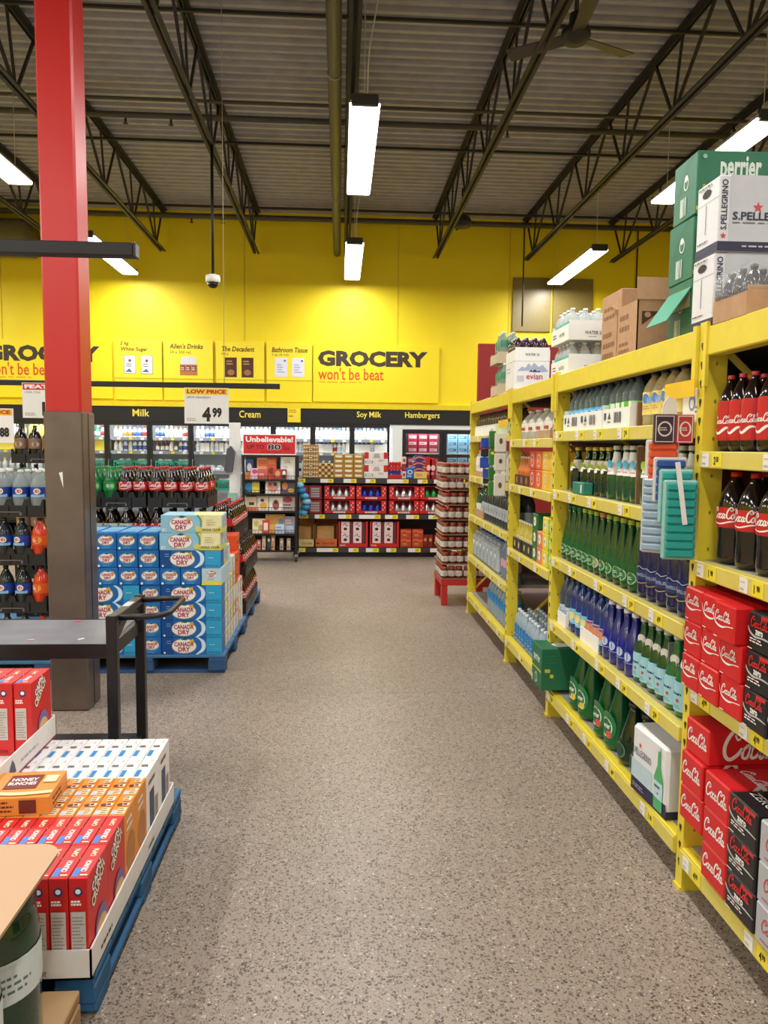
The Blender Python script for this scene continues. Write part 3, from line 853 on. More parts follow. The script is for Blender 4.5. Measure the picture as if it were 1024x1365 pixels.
for bn, (y0, y1, shz, bz, word) in BAYS.items():
    t = thing('pallet_rack_bay', 'yellow steel pallet rack, %s bay along the aisle' % word, 'rack', (RX, 0, 0), group='pallet rack bays')
    for x in (0, RD):
        ys_ = [y1]+([y0] if bn == 'D' else [])
        for yy in ys_:
            u = ob('upright', UPM, t, (x if x == 0 else x+.0, yy, 0))
            if x == 0:
                ob('punched_holes', HOM, u, kind='stuff')
    ya, yb = y0+.0315, y1-.0255
    b = MB().box(-.006, .05, ya, yb, 1.86, TOPZ, RACKY, .004)
    b.box(-.012, .0, ya-.006, ya+.02, 1.76, TOPZ+.012, RACKY).box(-.012, .0, yb-.02, yb, 1.76, TOPZ+.012, RACKY)
    ob('top_beam', b.mesh('top_beam'), t)
    ob('top_deck', MB().box(.05, RD+.05, ya, yb, 1.925, 1.953, DKWOOD).mesh('top_deck'), t)
    for k, z in enumerate(list(shz)+[bz]):
        bot = z == bz
        s_ = ob('shelf_deck', MB().box(.03, RD+.05, ya, yb, z-.025, z, M('9a958d', .6, var=.08)).mesh('shelf_deck'), t)
        hh = .075 if bot else .055
        if bot:
            ob('bottom_beam', MB().box(-.004, .05, ya, yb, z-.075, z-.002, RACKY, .004).mesh('bottom_beam'), t)
            ob('shelf_edge', MB().box(-.012, -.005, ya, yb, z-.065, z-.012, STRIP).mesh('shelf_edge'), t)
        else:
            ob('shelf_edge', MB().box(-.01, .03, ya, yb, z-hh, z, STRIP, .003).mesh('shelf_edge'), t)
        e = -.0125 if bot else -.0105
        yy = yb-.05
        n = 0
        zt = z-.06 if bot else z-hh+.005
        while yy > ya+.1:
            ob('price_tag', TAGS[('w', 0)], s_, (e, yy, zt))
            ob('price_tag', TAGS[('y', (n*2+k+(0 if bn != 'D' else 0)) % 5 if bn != 'D' else (1, 2, 0, 0)[k])], s_, (e, yy-.075, zt))
            yy -= (.36, .27, .31, .4)[(k+n) % 4]
            n += 1
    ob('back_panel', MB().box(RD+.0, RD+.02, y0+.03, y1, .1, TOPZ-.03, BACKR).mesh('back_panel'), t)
    ob('frame_brace', MB().bar((.06, y1, .22), (RD-.02, y1, 1.08), .03, .012, RACKY).mesh('frame_brace'), t)
    ob('frame_brace', MB().bar((RD-.02, y1, 1.12), (.06, y1, 1.9), .03, .012, RACKY).mesh('frame_brace'), t)
# yellow flag signs clipped on the uprights
for y, z, L in ((2.49, 1.73, .23), (5.31, 1.7, .32)):
    thing('flag_sign', 'blank yellow flag sign on the %s upright' % ('near' if y < 3 else 'far'), 'sign', (RX-.015, y, z), me=MB().box(-.003, 0, 0, L, 0, .058 if y < 3 else .055, M('e9bf16', .5), 0).mesh('flag_sign'))

# ------------------------------------------------------------------ goods kits for the rack
COLA = M('160b08', .12, var=.1, coat=.5, name='cola_in_bottle')
CAPR = M('c8232b', .4)
LABR = M('c31a22', .4, var=.03)
CLB = M('e8eeee', .06, trans=.6, var=.02, name='clear_pet')
def cola_label(R_, z):
    d = Dec().rect(-R_*1.2, .004, R_*1.2, z-.004, LABR, 8)
    d.script(-R_*1.0, z*.42, R_*2.0, WHITE)
    d.stroke([(-R_*1.1, z*.3), (-R_*.3, z*.18), (R_*.5, z*.32), (R_*1.1, z*.3)], z*.07, WHITE, z*.01)
    return d
K_cola2 = bottle('cola_bottle', 'pet', .052, .3, COLA, CAPR, (.4, .62), LABR, cola_label(.052, .066), 18, 2)
K_cola5 = bottle('small_cola_bottle', 'pet', .035, .245, COLA, M('d0404a', .4), (.14, .66), LABR, cola_label(.035, .127), 16, 2)
GREEN = M('0b4f2a', .1, var=.1, coat=.6, name='green_glass')
GREENL = M('0c5229', .1, var=.1, trans=.1, coat=.5, name='green_pet')
DGREEN = M('072b19', .1, var=.1, coat=.6, name='dark_green_glass')
NAVY = M('0b1750', .1, var=.1, coat=.6, name='navy_blue_pet')
NAVYL = M('1f3f8c', .12, var=.08, trans=.15, coat=.5, name='blue_pet')
LIME = M('a9c43a', .4)
CAPB = M('1d2a66', .4)
CLRW = M('7f949c', .06, trans=.5, var=.03, coat=.4, name='clear_water_pet')
def plain_label(z, w, bg, items):
    d = Dec().rect(-w, .003, w, z-.003, bg, 8)
    for it in items:
        it(d)
    return d
K_wblue = bottle('water_bottle', 'water', .041, .212, CLRW, CAPB, (.22, .48), M('57b2e6', .4), Dec().rect(-.04, .012, .04, .045, M('a6dcf4', .4), 6).stroke([(-.03, .02), (-.01, .04), (.01, .02), (.03, .04)], .006, M('2d6fb8', .4)), 14, 2)
K_wgreen = bottle('water_bottle', 'water', .041, .212, CLRW, CAPB, (.3, .5), M('63c832', .4), Dec().rect(-.012, .004, .012, .04, M('e8efe0', .4), 3), 14, 2)
K_wyel = bottle('flavoured_water_bottle', 'water', .045, .218, M('cdbf95', .1, trans=.35), CAPB, (.2, .62), M('f1dc86', .4),
                Dec().ell(-.008, .065, .018, .02, M('4d7fc4', .4)).ell(.012, .06, .012, .014, M('8fb4e2', .4)).lines(-.03, .02, .03, .038, M('c29c3a', .4), 2), 14, 2)
K_gneck = bottle('green_glass_bottle', 'glass', .041, .238, DGREEN, M('c9b84a', .4), (.46, .72), M('ece6cf', .4),
                 Dec().rect(-.04, .0, .04, .016, INK, 6).poly([(-.03, .02), (.03, .02), (0, .055)], M('a8c23a', .4)).ell(0, .01, .012, .008, WHITE), 14, 3)
K_gcone = bottle('green_glass_bottle', 'glass', .043, .245, GREEN, M('dcdcd6', .4), (.46, .88), WHITE, Dec().ell(0, .05, .018, .018, M('58b6e2', .4)).lines(-.03, .01, .03, .022, M('c46a7a', .4), 1), 14, 3)
K_gcone2 = bottle('green_glass_bottle', 'glass', .043, .245, GREEN, M('dcdcd6', .4), (.46, .88), WHITE, Dec().ell(0, .05, .018, .018, M('a5cf3c', .4)).lines(-.03, .01, .03, .022, M('7a9a5a', .4), 1), 14, 3)
_pl = Dec().ell(0, .03, .03, .026, M('a8c8a0', .4)).ell(0, .03, .024, .02, M('2f7a48', .4)).lines(-.02, .022, .02, .038, M('e8efe0', .4), 2)
K_perr = bottle('sparkling_water_bottle', 'tear', .043, .3, GREENL, LIME, (.1, .38), M('0f5a30', .25), _pl, 16, 3)
_pl2 = Dec().ell(0, .03, .03, .026, M('e6b8b0', .4)).ell(0, .03, .024, .02, M('8fae6a', .4)).lines(-.02, .022, .02, .038, M('e8efe0', .4), 2)
K_perr2 = bottle('sparkling_water_bottle', 'tear', .043, .3, GREENL, M('e08a6a', .4), (.1, .38), M('0f5a30', .25), _pl2, 16, 3)
K_perr3 = bottle('sparkling_water_bottle', 'tear', .043, .3, GREENL, M('1d7a40', .4), (.1, .38), M('0f5a30', .25), _pl, 16, 3)
_ml = Dec().rect(-.04, .02, .04, .06, M('25356e', .4), 6).text('MONTELLIER', 0, .034, .012, M('c8d2ee', .4), w=.07).stroke([(-.035, .066), (-.01, .075), (.01, .066), (.035, .075)], .003, M('b8c4e0', .4)).stroke([(-.035, .012), (0, .006), (.035, .014)], .003, M('c9b060', .4))
K_mont = bottle('navy_water_bottle', 'pet', .044, .3, NAVY, M('101a44', .4), (.18, .46), M('16225c', .3), _ml, 16, 3)
K_blab = bottle('light_blue_water_bottle', 'water', .042, .27, NAVYL, M('16306e', .4), (.16, .46), M('86c6ea', .4), Dec().ell(0, .045, .022, .022, M('f0e28a', .4)).lines(-.03, .01, .03, .022, WHITE, 1), 14, 3)
K_blab2 = bottle('light_blue_water_bottle', 'water', .042, .27, NAVYL, M('16306e', .4), (.16, .46), M('a9cbe8', .4), Dec().ell(0, .045, .022, .022, M('e88a52', .4)).rect(-.035, .066, .035, .076, M('b83a6a', .4), 5), 14, 3)
K_bclr = bottle('clear_water_bottle', 'water', .043, .27, M('4d5f78', .1, trans=.3, coat=.4), M('2a2f38', .4), (.16, .4), M('c3d3e2', .4), Dec().lines(-.03, .01, .03, .05, M('8a97b0', .4), 3), 14, 2)
K_navyc = bottle('royal_blue_bottle', 'glass', .043, .275, M('0d1c8a', .1, var=.1, coat=.6), M('e4e6ec', .4), (.2, .4), M('1b2c96', .3), Dec().ell(0, .03, .02, .02, M('c2cdf0', .4)).rect(-.04, .002, .04, .006, M('8fa0dc', .4), 6), 14, 3)
_sp = Dec().rect(-.045, .0, .045, .1, M('9fd2e2', .4), 8).lines(-.035, .058, .035, .068, M('24305e', .4), 1, .8).poly([(-.006, .03), (0, .046), (.006, .03), (-.009, .04), (.009, .04)], M('d23a3a', .4)).lines(-.03, .008, .03, .024, M('6f9fb8', .4), 2)
K_spell = bottle('mineral_water_bottle', 'glass', .042, .275, GREEN, M('cfd2d2', .35), (.08, .46), M('9fd2e2', .4), _sp, 16, 2)
K_spellb = bottle('mineral_water_bottle', 'glass', .045, .285, M('0f6a3a', .1, coat=.6), M('cfd2d2', .35), (.08, .46), M('9fd2e2', .4), _sp, 16, 2)
# neck medallion for the mineral water
for kk in (K_spell, K_spellb):
    b = MB()
    for q in range(2):
        a0 = R(20)+q*math.pi
        dd = Dec().ell(0, .02, .019, .02, WHITE)
        bb = MB().wrap(dd, kk.w*.36, kk.h*.6)
        b.add([(x*math.cos(a0)-y*math.sin(a0), x*math.sin(a0)+y*math.cos(a0), z) for x, y, z in bb.v], bb.f, WHITE)
    kk.parts.append(('neck_medallion', b.mesh('neck_medallion', False)))
def tray(w, d, h, mat, dc=None, name='cardboard_tray'):
    b = MB()
    th = .004
    b.box(-w/2, w/2, -d/2, d/2, 0, th, mat)
    b.box(-w/2, w/2, -d/2, -d/2+th, th, h, mat).box(-w/2, w/2, d/2-th, d/2, th, h, mat)
    b.prism([(-d/2+th, th), (d/2-th, th), (d/2-th, h*1.25), (-d/2+th, h*1.25)], -w/2, -w/2+th, mat, 'x').prism([(-d/2+th, th), (d/2-th, th), (d/2-th, h*1.25), (-d/2+th, h*1.25)], w/2-th, w/2, mat, 'x')
    parts = []
    if dc:
        parts = [('printed_design', MB().dec(dc, (-w/2, -d/2, 0), (1, 0, 0), (0, 0, 1)).mesh('printed_design', False))]
    return Kit(name, 'tray', b.mesh(name), parts, w, d, h)
def glyph_tray(w, h):
    d = Dec()
    for k in range(max(1, int(w/.27))):
        x = .02+k*.28
        d.poly([(x, h*.8), (x+.03, h*.8), (x+.03, h*.5), (x+.015, h*.35), (x, h*.5)], M('4a4a66', .5))
        d.poly([(x+.05, h*.45), (x+.09, h*.45), (x+.07, h*.85)], M('4a4a66', .5)).lines(x+.05, h*.2, x+.1, h*.4, TINY, 1)
        d.bars(x+.13, h*.25, x+.22, h*.8, M('3a3a4a', .5), 8)
    return d

# ================= bay A
def run(k, y0, y1, n, z, label, group, rows=2, xf=1.235, rz=.35, jit=.01):
    for r in range(rows):
        for i in range(n):
            y = y0+(y1-y0)*(i+.5)/n
            shelf(k, y+random.uniform(-jit, jit)*.4, z, label % ('front' if r == 0 else 'rear'), group, xf, r, rz+random.uniform(-.25, .25), .004)
z = 1.6465
put(tray(.6, .19, .085, WHITE, glyph_tray(.6, .085)), (1.315, 3.76, z), 'white cardboard tray around the blue-label water bottles', None, RZ)
run(K_wblue, 4.05, 3.47, 7, z+.005, '%s water bottle with pale blue label on the upper shelf', 'blue-label water on the upper shelf')
put(tray(.33, .19, .085, WHITE, glyph_tray(.33, .085)), (1.315, 3.285, z), 'white cardboard tray around the green-label water bottles', None, RZ)
run(K_wgreen, 3.44, 3.13, 4, z+.005, '%s water bottle with bright green label on the upper shelf', 'green-label water on the upper shelf')
thing('shelf_divider', 'brown cardboard divider beside the yellow-label bottles', 'divider', (1.24, 3.09, z), me=MB().box(0, .16, -.003, .003, 0, .1, KRAFTD).mesh('shelf_divider'))
run(K_wyel, 3.06, 2.7, 4, z, '%s water bottle with pale yellow label on the upper shelf', 'yellow-label water on the upper shelf')
dd = Dec().ell(.075, .07, .025, .03, M('7d8fc0', .5)).ell(.075, .066, .014, .016, WHITE).lines(.1, .03, .14, .06, TINY, 2)
put(carton('water_drop_carton', .15, .14, .12, WHITE, {'front': dd, 'left': dd}), (1.31, 2.6, z), 'white carton with blue drop emblem behind the hanging trays', None, RZ)
z = 1.3215
for i, y in enumerate((3.97, 3.8, 3.69, 3.59, 3.5)):
    shelf(K_gneck, y, z, 'dark green glass bottle with black and lime neck label', 'green glass bottles with neck labels', 1.24, 0, .3)
    shelf(K_gneck, y-.01, z, 'rear dark green glass bottle with black and lime neck label', 'green glass bottles with neck labels', 1.24, 1, .5)
for y in (3.41, 3.29, 3.235-.02, 3.13):
    shelf(K_gcone, y, z, 'green glass bottle with white cone label and blue dot', 'green bottles with blue-dot cones', 1.24, 0, .3)
thing('shelf_divider', 'brown cardboard divider between the two white-cone bottle groups', 'divider', (1.24, 3.075, z), me=MB().box(0, .16, -.004, .004, 0, .24, KRAFTD).mesh('shelf_divider'))
for y in (3.02, 2.93, 2.84, 2.75, 2.66):
    shelf(K_gcone2, y, z, 'green glass bottle with white cone label and lime dot', 'green bottles with lime-dot cones', 1.24, 0, .3)
put(carton('small_green_box', .17, .05, .06, M('2f7f6a', .5), {'front': Dec().rect(.13, .01, .15, .05, WHITE)}), (1.225, 3.72, z), 'small teal box lying before the green glass bottles', None, RZ)
z = .9435
for i in range(12):
    kk = K_perr3 if i < 3 else (K_perr2 if i == 6 else K_perr)
    nm = ('green cap' if i < 3 else ('coral cap' if i == 6 else 'lime cap'))
    for r in (0, 1):
        shelf(kk, 4.07-i*.088, z, '%s green sparkling water bottle with %s, middle shelf' % ('front' if r == 0 else 'rear', nm), 'green sparkling water, middle shelf', 1.235, r, .3+random.uniform(-.2, .2))
for i in range(6):
    for r in (0, 1):
        shelf(K_mont, 3.0-i*.093, z, '%s navy blue water bottle on the middle shelf' % ('front' if r == 0 else 'rear'), 'navy water bottles, middle shelf', 1.235, r, .35+random.uniform(-.15, .15))
z = .5765
put(tray(.15, .1, .07, WHITE), (1.28, 4.02, z), 'white tray at the far end of the lower blue-bottle shelf', None, RZ)
for i in range(2):
    shelf(K_bclr, 4.07-i*.095, z+.004, 'clear water bottle in white tray by the upright', 'clear bottles by the upright', 1.235, 0, .3)
for i in range(6):
    kk = K_blab if i < 3 else K_blab2
    for r in (0, 1):
        shelf(kk, 3.88-i*.09, z+.004, '%s blue water bottle with %s label, lower shelf' % ('front' if r == 0 else 'rear', 'yellow-dot' if i < 3 else 'orange-dot'), 'light blue bottles, lower shelf', 1.235, r, .35)
put(tray(.27, .185, .075, WHITE), (1.325, 3.57, z), 'white tray around the orange-dot blue bottles', None, RZ)
for i in range(4):
    for r in (0, 1):
        shelf(K_navyc, 3.38-i*.092, z, '%s royal blue bottle with pale round emblem, lower shelf' % ('front' if r == 0 else 'rear'), 'royal blue bottles, lower shelf', 1.235, r, .35)
for i in range(4):
    for r in (0, 1):
        shelf(K_spell, 3.03-i*.075, z, '%s green mineral water bottle left of the grey divider' % ('front' if r == 0 else 'rear'), 'mineral water, lower shelf', 1.235+.01, r, .3)
thing('shelf_divider', 'grey board divider between mineral water bottles', 'divider', (1.26, 2.745, z), me=MB().box(0, .2, -.004, .004, 0, .24, M('7c8480', .6)).mesh('shelf_divider'))
for i in range(3):
    for r in (0, 1):
        shelf(K_spellb, 2.7-i*.085, z, '%s green mineral water bottle right of the grey divider' % ('front' if r == 0 else 'rear'), 'mineral water, right of divider', 1.235, r, .3)
# bottom shelf
z = .1815
GRC = M('1f6b4a', .5, var=.04)
d = Dec().text('perrier', .04, .13, .06, M('d8e8dc', .5), 'l', w=.13, bold=.02).rect(.0, .1, .2, .106, YTAG).ell(.1, .05, .025, .03, M('c9dccf', .5)).ell(.1, .05, .018, .022, M('2b7a56', .5)).bars(.01, .01, .035, .05, WHITE, 6)
d2 = Dec().rect(.02, .1, .05, .12, M('c9c23a', .5)).rect(.05, .07, .07, .09, M('c9c23a', .5)).lines(.02, .15, .12, .2, M('2b7a56', .5), 3)
put(carton('green_water_carton', .2, .22, .235, GRC, {'front': d, 'right': d2, 'top': Dec().poly([(.05, .12), (.09, .18), (.15, .17), (.16, .1), (.1, .08)], WHITE)}), (1.235, 4.12, .206), 'dark green sparkling water carton at the third upright', None, RZ)
def wrapped_pack(name, kit, nx, ny, label, loc, rz, film, group=None, sp=None, card=None):
    """bottles are things of their own; the film and card that bind them are one thing"""
    s = sp or kit.w*1.02
    W_, D_, H_ = nx*s, ny*s, kit.h
    b = MB().prism([(-W_/2-.004, .0), (W_/2+.004, 0), (W_/2+.006, H_*.6), (W_/2*.8, H_*.95), (-W_/2*.8, H_*.95), (-W_/2-.006, H_*.6)], -D_/2-.004, D_/2+.004, film)
    t = thing(name, label, 'wrap', loc, rz, group, b.mesh(name))
    return t, s
LBG = M('1f7d45', .3, var=.08)
dp = Dec().ell(0, .085, .058, .07, LBG).ell(0, .08, .04, .045, M('dfe6dc', .4)).ell(0, .08, .034, .038, M('1d6a3c', .4)).text('perrier', 0, .068, .03, WHITE, w=.055, bold=.03).ell(.02, .05, .018, .018, M('cf5a4a', .4))
dp2 = Dec().ell(0, .085, .058, .07, LBG).ell(0, .08, .04, .045, M('dfe6dc', .4)).ell(0, .08, .034, .038, M('1d6a3c', .4)).text('perrier', 0, .068, .03, WHITE, w=.055, bold=.03).ell(.02, .05, .018, .018, M('e2c64a', .4))
K_bigp = bottle('large_sparkling_bottle', 'tear', .068, .315, M('0f5a30', .12, trans=.1, coat=.5), M('b7695a', .4), (.08, .5), M('13602f', .25), dp, 18, 3)
K_bigp2 = bottle('large_sparkling_bottle', 'tear', .068, .315, M('0f5a30', .12, trans=.1, coat=.5), M('5d6a58', .4), (.08, .5), M('13602f', .25), dp2, 18, 3)
K_bigd = bottle('large_dark_bottle', 'tear', .066, .27, M('0a2417', .12, coat=.5), M('182018', .4), (.1, .4), M('12301f', .3), Dec().ell(0, .04, .035, .035, M('5f7a68', .4)).ell(0, .04, .028, .028, M('16402a', .4)), 16, 3)
for (kk, yy, n, lab) in ((K_bigp2, 3.80, 2, 'large green bottle with yellow-dot label on the bottom shelf'), (K_bigp, 3.42, 2, 'large green bottle with red-dot label on the bottom shelf'), (K_bigd, 3.11, 2, 'large dark bottle on the bottom shelf beside white carton')):
    for i in range(n):
        for r in range(2):
            shelf(kk, yy-i*.142, z, ('front ' if r == 0 else 'rear ')+lab, 'large bottles on the bottom shelf', 1.225, r, .15)
SPW = M('e3e4e8', .45, var=.03)
SPB = M('2a2748', .5)
def star(d, cx, cy, r, mat):
    return d.poly([(cx+(r if k % 2 == 0 else r*.42)*math.sin(k*math.pi/5), cy+(r if k % 2 == 0 else r*.42)*math.cos(k*math.pi/5)) for k in range(10)], mat)
STR = M('d4423e', .5)
d = Dec().rect(0, 0, .28, .055, SPB).rect(0, .055, .17, .13, M('bcd3e0', .5)); star(d, .07, .2, .013, STR); d.text('S.PELLEGRINO', .01, .155, .028, SPB, 'l', w=.15)
d.poly([(.19, .01), (.255, .01), (.258, .13), (.235, .18), (.232, .25), (.215, .25), (.212, .18), (.188, .13)], M('4fae6a', .4)).rect(.19, .055, .256, .12, M('b5dbe6', .5)).lines(.195, .095, .25, .105, SPB, 1, .9); star(d, .222, .075, .008, STR)
d.lines(.02, .02, .15, .04, M('9a98b8', .5), 2).rect(.214, .24, .234, .252, OFFW)
d2 = Dec().rect(0, 0, .1, .03, SPB)
put(carton('mineral_water_carton', .28, .12, .27, SPW, {'front': d, 'right': d2}, .012), (1.262, 2.75, z), 'white mineral water carton with green bottle picture, bottom shelf', None, RZ+R(4))

# ================= bay D (nearest)
z = 1.5475
for i in range(9):
    for r in range(2):
        shelf(K_cola5, 2.395-i*.0715-(.02 if i >= 3 else 0)-(.02 if i >= 6 else 0), z, '%s half-litre cola bottle with red label on the top near shelf' % ('front' if r == 0 else 'rear'), 'half-litre cola bottles', 1.235, r, .35)
z = 1.1815
for i in range(6):
    for r in range(2):
        shelf(K_cola2, 2.365-i*.118, z, '%s large cola bottle with red cap on the second near shelf' % ('front' if r == 0 else 'rear'), 'large cola bottles on the rack', 1.235, r, .45)
CR_ = M('cf1b1f', .42, var=.03, sc=8, name='cola_red_board')
CRS = M('e8a39c', .4)
def cola_end(w, h, bg=None, sw=True, ink=WHITE):
    d = Dec()
    if sw:
        d.poly(spline([(.0, h*.74), (w*.06, h*.56), (w*.2, h*.44), (w*.45, h*.4), (w*.75, h*.45), (w*.97, h*.47)], 4)+spline([(w*.97, h*.45), (w*.7, h*.42), (w*.45, h*.345), (w*.2, h*.38), (w*.05, h*.52), (0, h*.7)], 4), ink)
        d.script(w*.1, h*.52, w*.72, ink)
        d.rect(w*.08, h*.06, w*.25, h*.085, ink)
    else:
        d.script(w*.06, h*.36, w*.86, ink)
    return d
def zero_end(w, h):
    ZR = M('d8262b', .4); SV = M('b9bcc0', .4)
    d = Dec().poly(spline([(0, h*.62), (w*.1, h*.5), (w*.3, h*.42), (w*.7, h*.44), (w, h*.4)], 4)+spline([(w, h*.38), (w*.6, h*.39), (w*.3, h*.36), (w*.08, h*.44), (0, h*.54)], 4), SV)
    d.rect(w*.55, h*.88, w*.95, h*.97, ZR)
    d.script(w*.1, h*.62, w*.74, ZR).text('zero', w*.5, h*.45, h*.13, WHITE, w=w*.32, bold=.03)
    d.lines(w*.12, h*.22, w*.85, h*.36, WHITE, 2).lines(w*.35, h*.3, w*.55, h*.34, ZR, 1).rect(w*.06, h*.06, w*.25, h*.085, WHITE)
    return d
ZB = M('1d1a1b', .4, var=.05)
SVB = M('b9bcc4', .35, metal=.2, var=.04)
w, dp_, h = .121, .39, .1135
top = Dec().rect(.01, .02, .05, .3, M('e9d9d5', .4)).script(.02, .1, .08, WHITE)
K_c1 = carton('cola_twelve_pack', w, dp_, h, CR_, {'front': cola_end(w, h)}, .005)
K_z1 = carton('zero_cola_twelve_pack', w, dp_, h, ZB, {'front': zero_end(w, h)}, .005)
z = .7515
yy = 2.45
ORD = ('bottom', 'middle', 'top')
COLN = ('far', 'second', 'third')
for c in range(3):
    for l in range(3):
        shelf(K_c1, yy-w/2-c*.124-(.0 if not (c == 2 and l == 2) else -.012), z+l*h, 'red cola carton, %s of the %s red column on the waist shelf' % (ORD[l], COLN[c]), 'red cola cartons, waist shelf', 1.172-(.02 if c == 2 and l == 2 else 0)+random.uniform(0, .006), 0, random.uniform(-.02, .02))
for c in range(3):
    for l in range(3):
        shelf(K_z1, yy-3*.124-.012-w/2-c*.124, z+l*h, 'black zero cola carton, %s of the %s black column, waist shelf' % (ORD[l], COLN[c]), 'black cola cartons, waist shelf', 1.178+random.uniform(0, .006), 0, random.uniform(-.02, .02))
w, dp_, h = .152, .4, .1185
sd = Dec().script(.04, .02, .3, WHITE)
K_c2 = carton('cola_case', w, dp_, h, CR_, {'front': cola_end(w, h, sw=False), 'right': sd, 'top': Dec().script(.02, .1, .12, WHITE)}, .005)
K_z2 = carton('zero_cola_case', w, dp_, h, ZB, {'front': zero_end(w, h), 'right': Dec().rect(.04, .0, .09, .06, WHITE).ell(.18, .06, .05, .035, M('d8262b', .4), ring=.014), 'top': Dec().text('ZERO', .07, .05, .03, WHITE).ell(.09, .17, .04, .06, M('d8262b', .4), ring=.014)}, .005)
dsv = Dec().text('C', .045, .035, .05, M('c83a3c', .4), 'l', bold=.0, sh=.2, sx=1.2).script(.09, .045, .12, M('c83a3c', .4)).lines(.03, .015, .1, .025, M('c83a3c', .4), 1)
K_s2 = carton('diet_cola_case', w, dp_, h, SVB, {'front': Dec().script(.03, .045, .115, M('c83a3c', .4)).lines(.03, .015, .1, .025, M('c83a3c', .4), 1)}, .005)
z = .1665
ORD4 = ('bottom', 'second', 'third', 'top')
y = 2.45
for l in range(4):
    shelf(K_c2, y-w/2-(.02 if l == 0 else 0), z+l*h, 'red cola case, %s of the far column on the lowest near shelf' % ORD4[l], 'red cola cases, lowest shelf', 1.188+(.1 if l == 0 else 0)+(.012 if l == 3 else 0), 0, random.uniform(-.02, .02))
for l in range(3):
    shelf(K_c2, y-w*1.5-.014, z+l*h, 'red cola case, %s of the column beside the black cases' % ORD4[l], 'red cola cases, lowest shelf', 1.188, 0, random.uniform(-.015, .015))
for l in range(3):
    shelf(K_z2, y-w*2.5-.022, z+l*h, 'black zero cola case, %s in its column, lowest near shelf' % ORD4[l], 'black cola cases, lowest shelf', 1.186, 0, random.uniform(-.015, .015))
for l in range(3):
    shelf(K_s2, y-w*3.5-.035, z+l*h, 'silver diet cola case, %s in its column, lowest near shelf' % ORD4[l], 'silver cola cases, lowest shelf', 1.186, 0, 0)

# ================= bay B
JUG = M('d6d4ce', .35, trans=.2, var=.03)
K_jug = bottle('white_jug', 'jug', .075, .19, JUG, M('c9c5bd', .4), (.25, .55), M('e9e6e0', .4), Dec().rect(-.03, .01, .03, .03, M('b34a3c', .4), 4), 12, 2)
for i in range(5):
    shelf(K_jug, 5.08-i*.19, 1.6115, 'squat white jug on the upper shelf of the narrow bay', 'white jugs', 1.24, 0, .2)
put(tray(.28, .16, .05, KRAFT), (1.325, 4.55, 1.6115), 'low kraft tray around the white jugs', None, RZ)
ORG = M('d8732c', .3, var=.08); YEB = M('e7bb2c', .45); ORB = M('df5f26', .45); REB = M('c93a30', .45)
K_orb = bottle('orange_drink_bottle', 'glass', .03, .19, ORG, M('d6d2c8', .4), (.2, .45), M('c8662a', .4), None, 10)
BRC = M('4a2b1d', .6)
for i in range(6):
    shelf(K_orb, 5.14-i*.066, 1.3045, 'small orange drink bottle in brown carrier', 'orange drink bottles', 1.235, 0)
for yy in (5.11, 4.98, 4.845):
    put(carton('bottle_carrier', .12, .012, .07, BRC, {'front': Dec().ell(.06, .035, .02, .022, M('b0703a', .5))}), (1.226, yy, 1.3015), 'brown carrier front before orange drink bottles, %s' % {5.11: 'far', 4.98: 'middle', 4.845: 'near'}[yy], 'brown carriers', RZ)
def ringbox(name, mat, w=.15, h=.115, d=.2):
    return carton(name, w, d, h, mat, {'front': Dec().ell(w*.5, h*.5, w*.26, h*.36, M('e9d7b8', .5)).ell(w*.5, h*.5, w*.2, h*.28, mat).lines(w*.35, h*.4, w*.65, h*.6, M('f3e8d2', .5), 2)}, .004)
for i, (mt, nm) in enumerate(((REB, 'red-orange'), (ORB, 'orange'), (YEB, 'golden yellow'), (YEB, 'deep yellow'))):
    kk = ringbox('drink_box', mt)
    for l in range(2):
        shelf(kk, 4.72-i*.155, 1.3015+l*.116, '%s drink box, %s of two on the narrow bay' % (nm, ('lower', 'upper')[l]), 'drink boxes in the narrow bay', 1.225)
YLQ = M('c9b94a', .15, trans=.15, coat=.4)
K_yb = bottle('yellow_drink_bottle', 'glass', .032, .2, YLQ, M('dcd6be', .4), (.2, .5), M('d8cf8a', .4), None, 10)
for i in range(8):
    shelf(K_yb, 5.17-i*.068, .8515, 'yellow drink bottle in black carrier, narrow bay', 'yellow drink bottles', 1.24, 0)
for q, yy in enumerate((5.08, 4.81)):
    put(carton('bottle_carrier', .24, .012, .085, M('2a2320', .6), {'front': Dec().ell(.06, .045, .018, .022, M('c8b88a', .5)).ell(.18, .045, .018, .022, M('c8b88a', .5))}), (1.23, yy, .8465), 'black carrier before yellow bottles, %s one' % ('far', 'near')[q], 'black carriers', RZ)
for i, (mt, n, nm) in enumerate(((M('1f6a3a', .45), 3, 'dark green'), (M('e07a62', .45), 2, 'coral'), (M('ecd52a', .45), 3, 'bright yellow'), (M('7fc436', .45), 3, 'lime green'))):
    kk = carton('drink_box', .118, .2, .098, mt, {'front': Dec().ell(.06, .05, .03, .03, M('f3efd8', .5)).lines(.035, .04, .085, .06, M('2a6a3a', .5), 2)}, .004)
    for l in range(n):
        shelf(kk, 4.62-i*.121, .8465+l*.099, '%s box, number %s from below beside the yellow bottles' % (nm, ('one', 'two', 'three')[l]), 'small boxes beside yellow bottles', 1.225)
WBL = M('2f7fc0', .3, var=.05)
K_pb = bottle('pack_water_bottle', 'water', .033, .225, M('b8cbd6', .1, trans=.35), M('dfe6ec', .4), (.12, .55), WBL, Dec().lines(-.02, .02, .02, .09, M('a9d6f0', .4), 4), 10, 3)
for p_ in range(3):
    for i in range(4):
        for r in range(3):
            shelf(K_pb, 5.12-p_*.3-i*.068, .2065, 'bottle in the %s blue water pack of the narrow bay' % ('far', 'middle', 'near')[p_], 'bottles in blue water packs', 1.235, r, 0, .002)
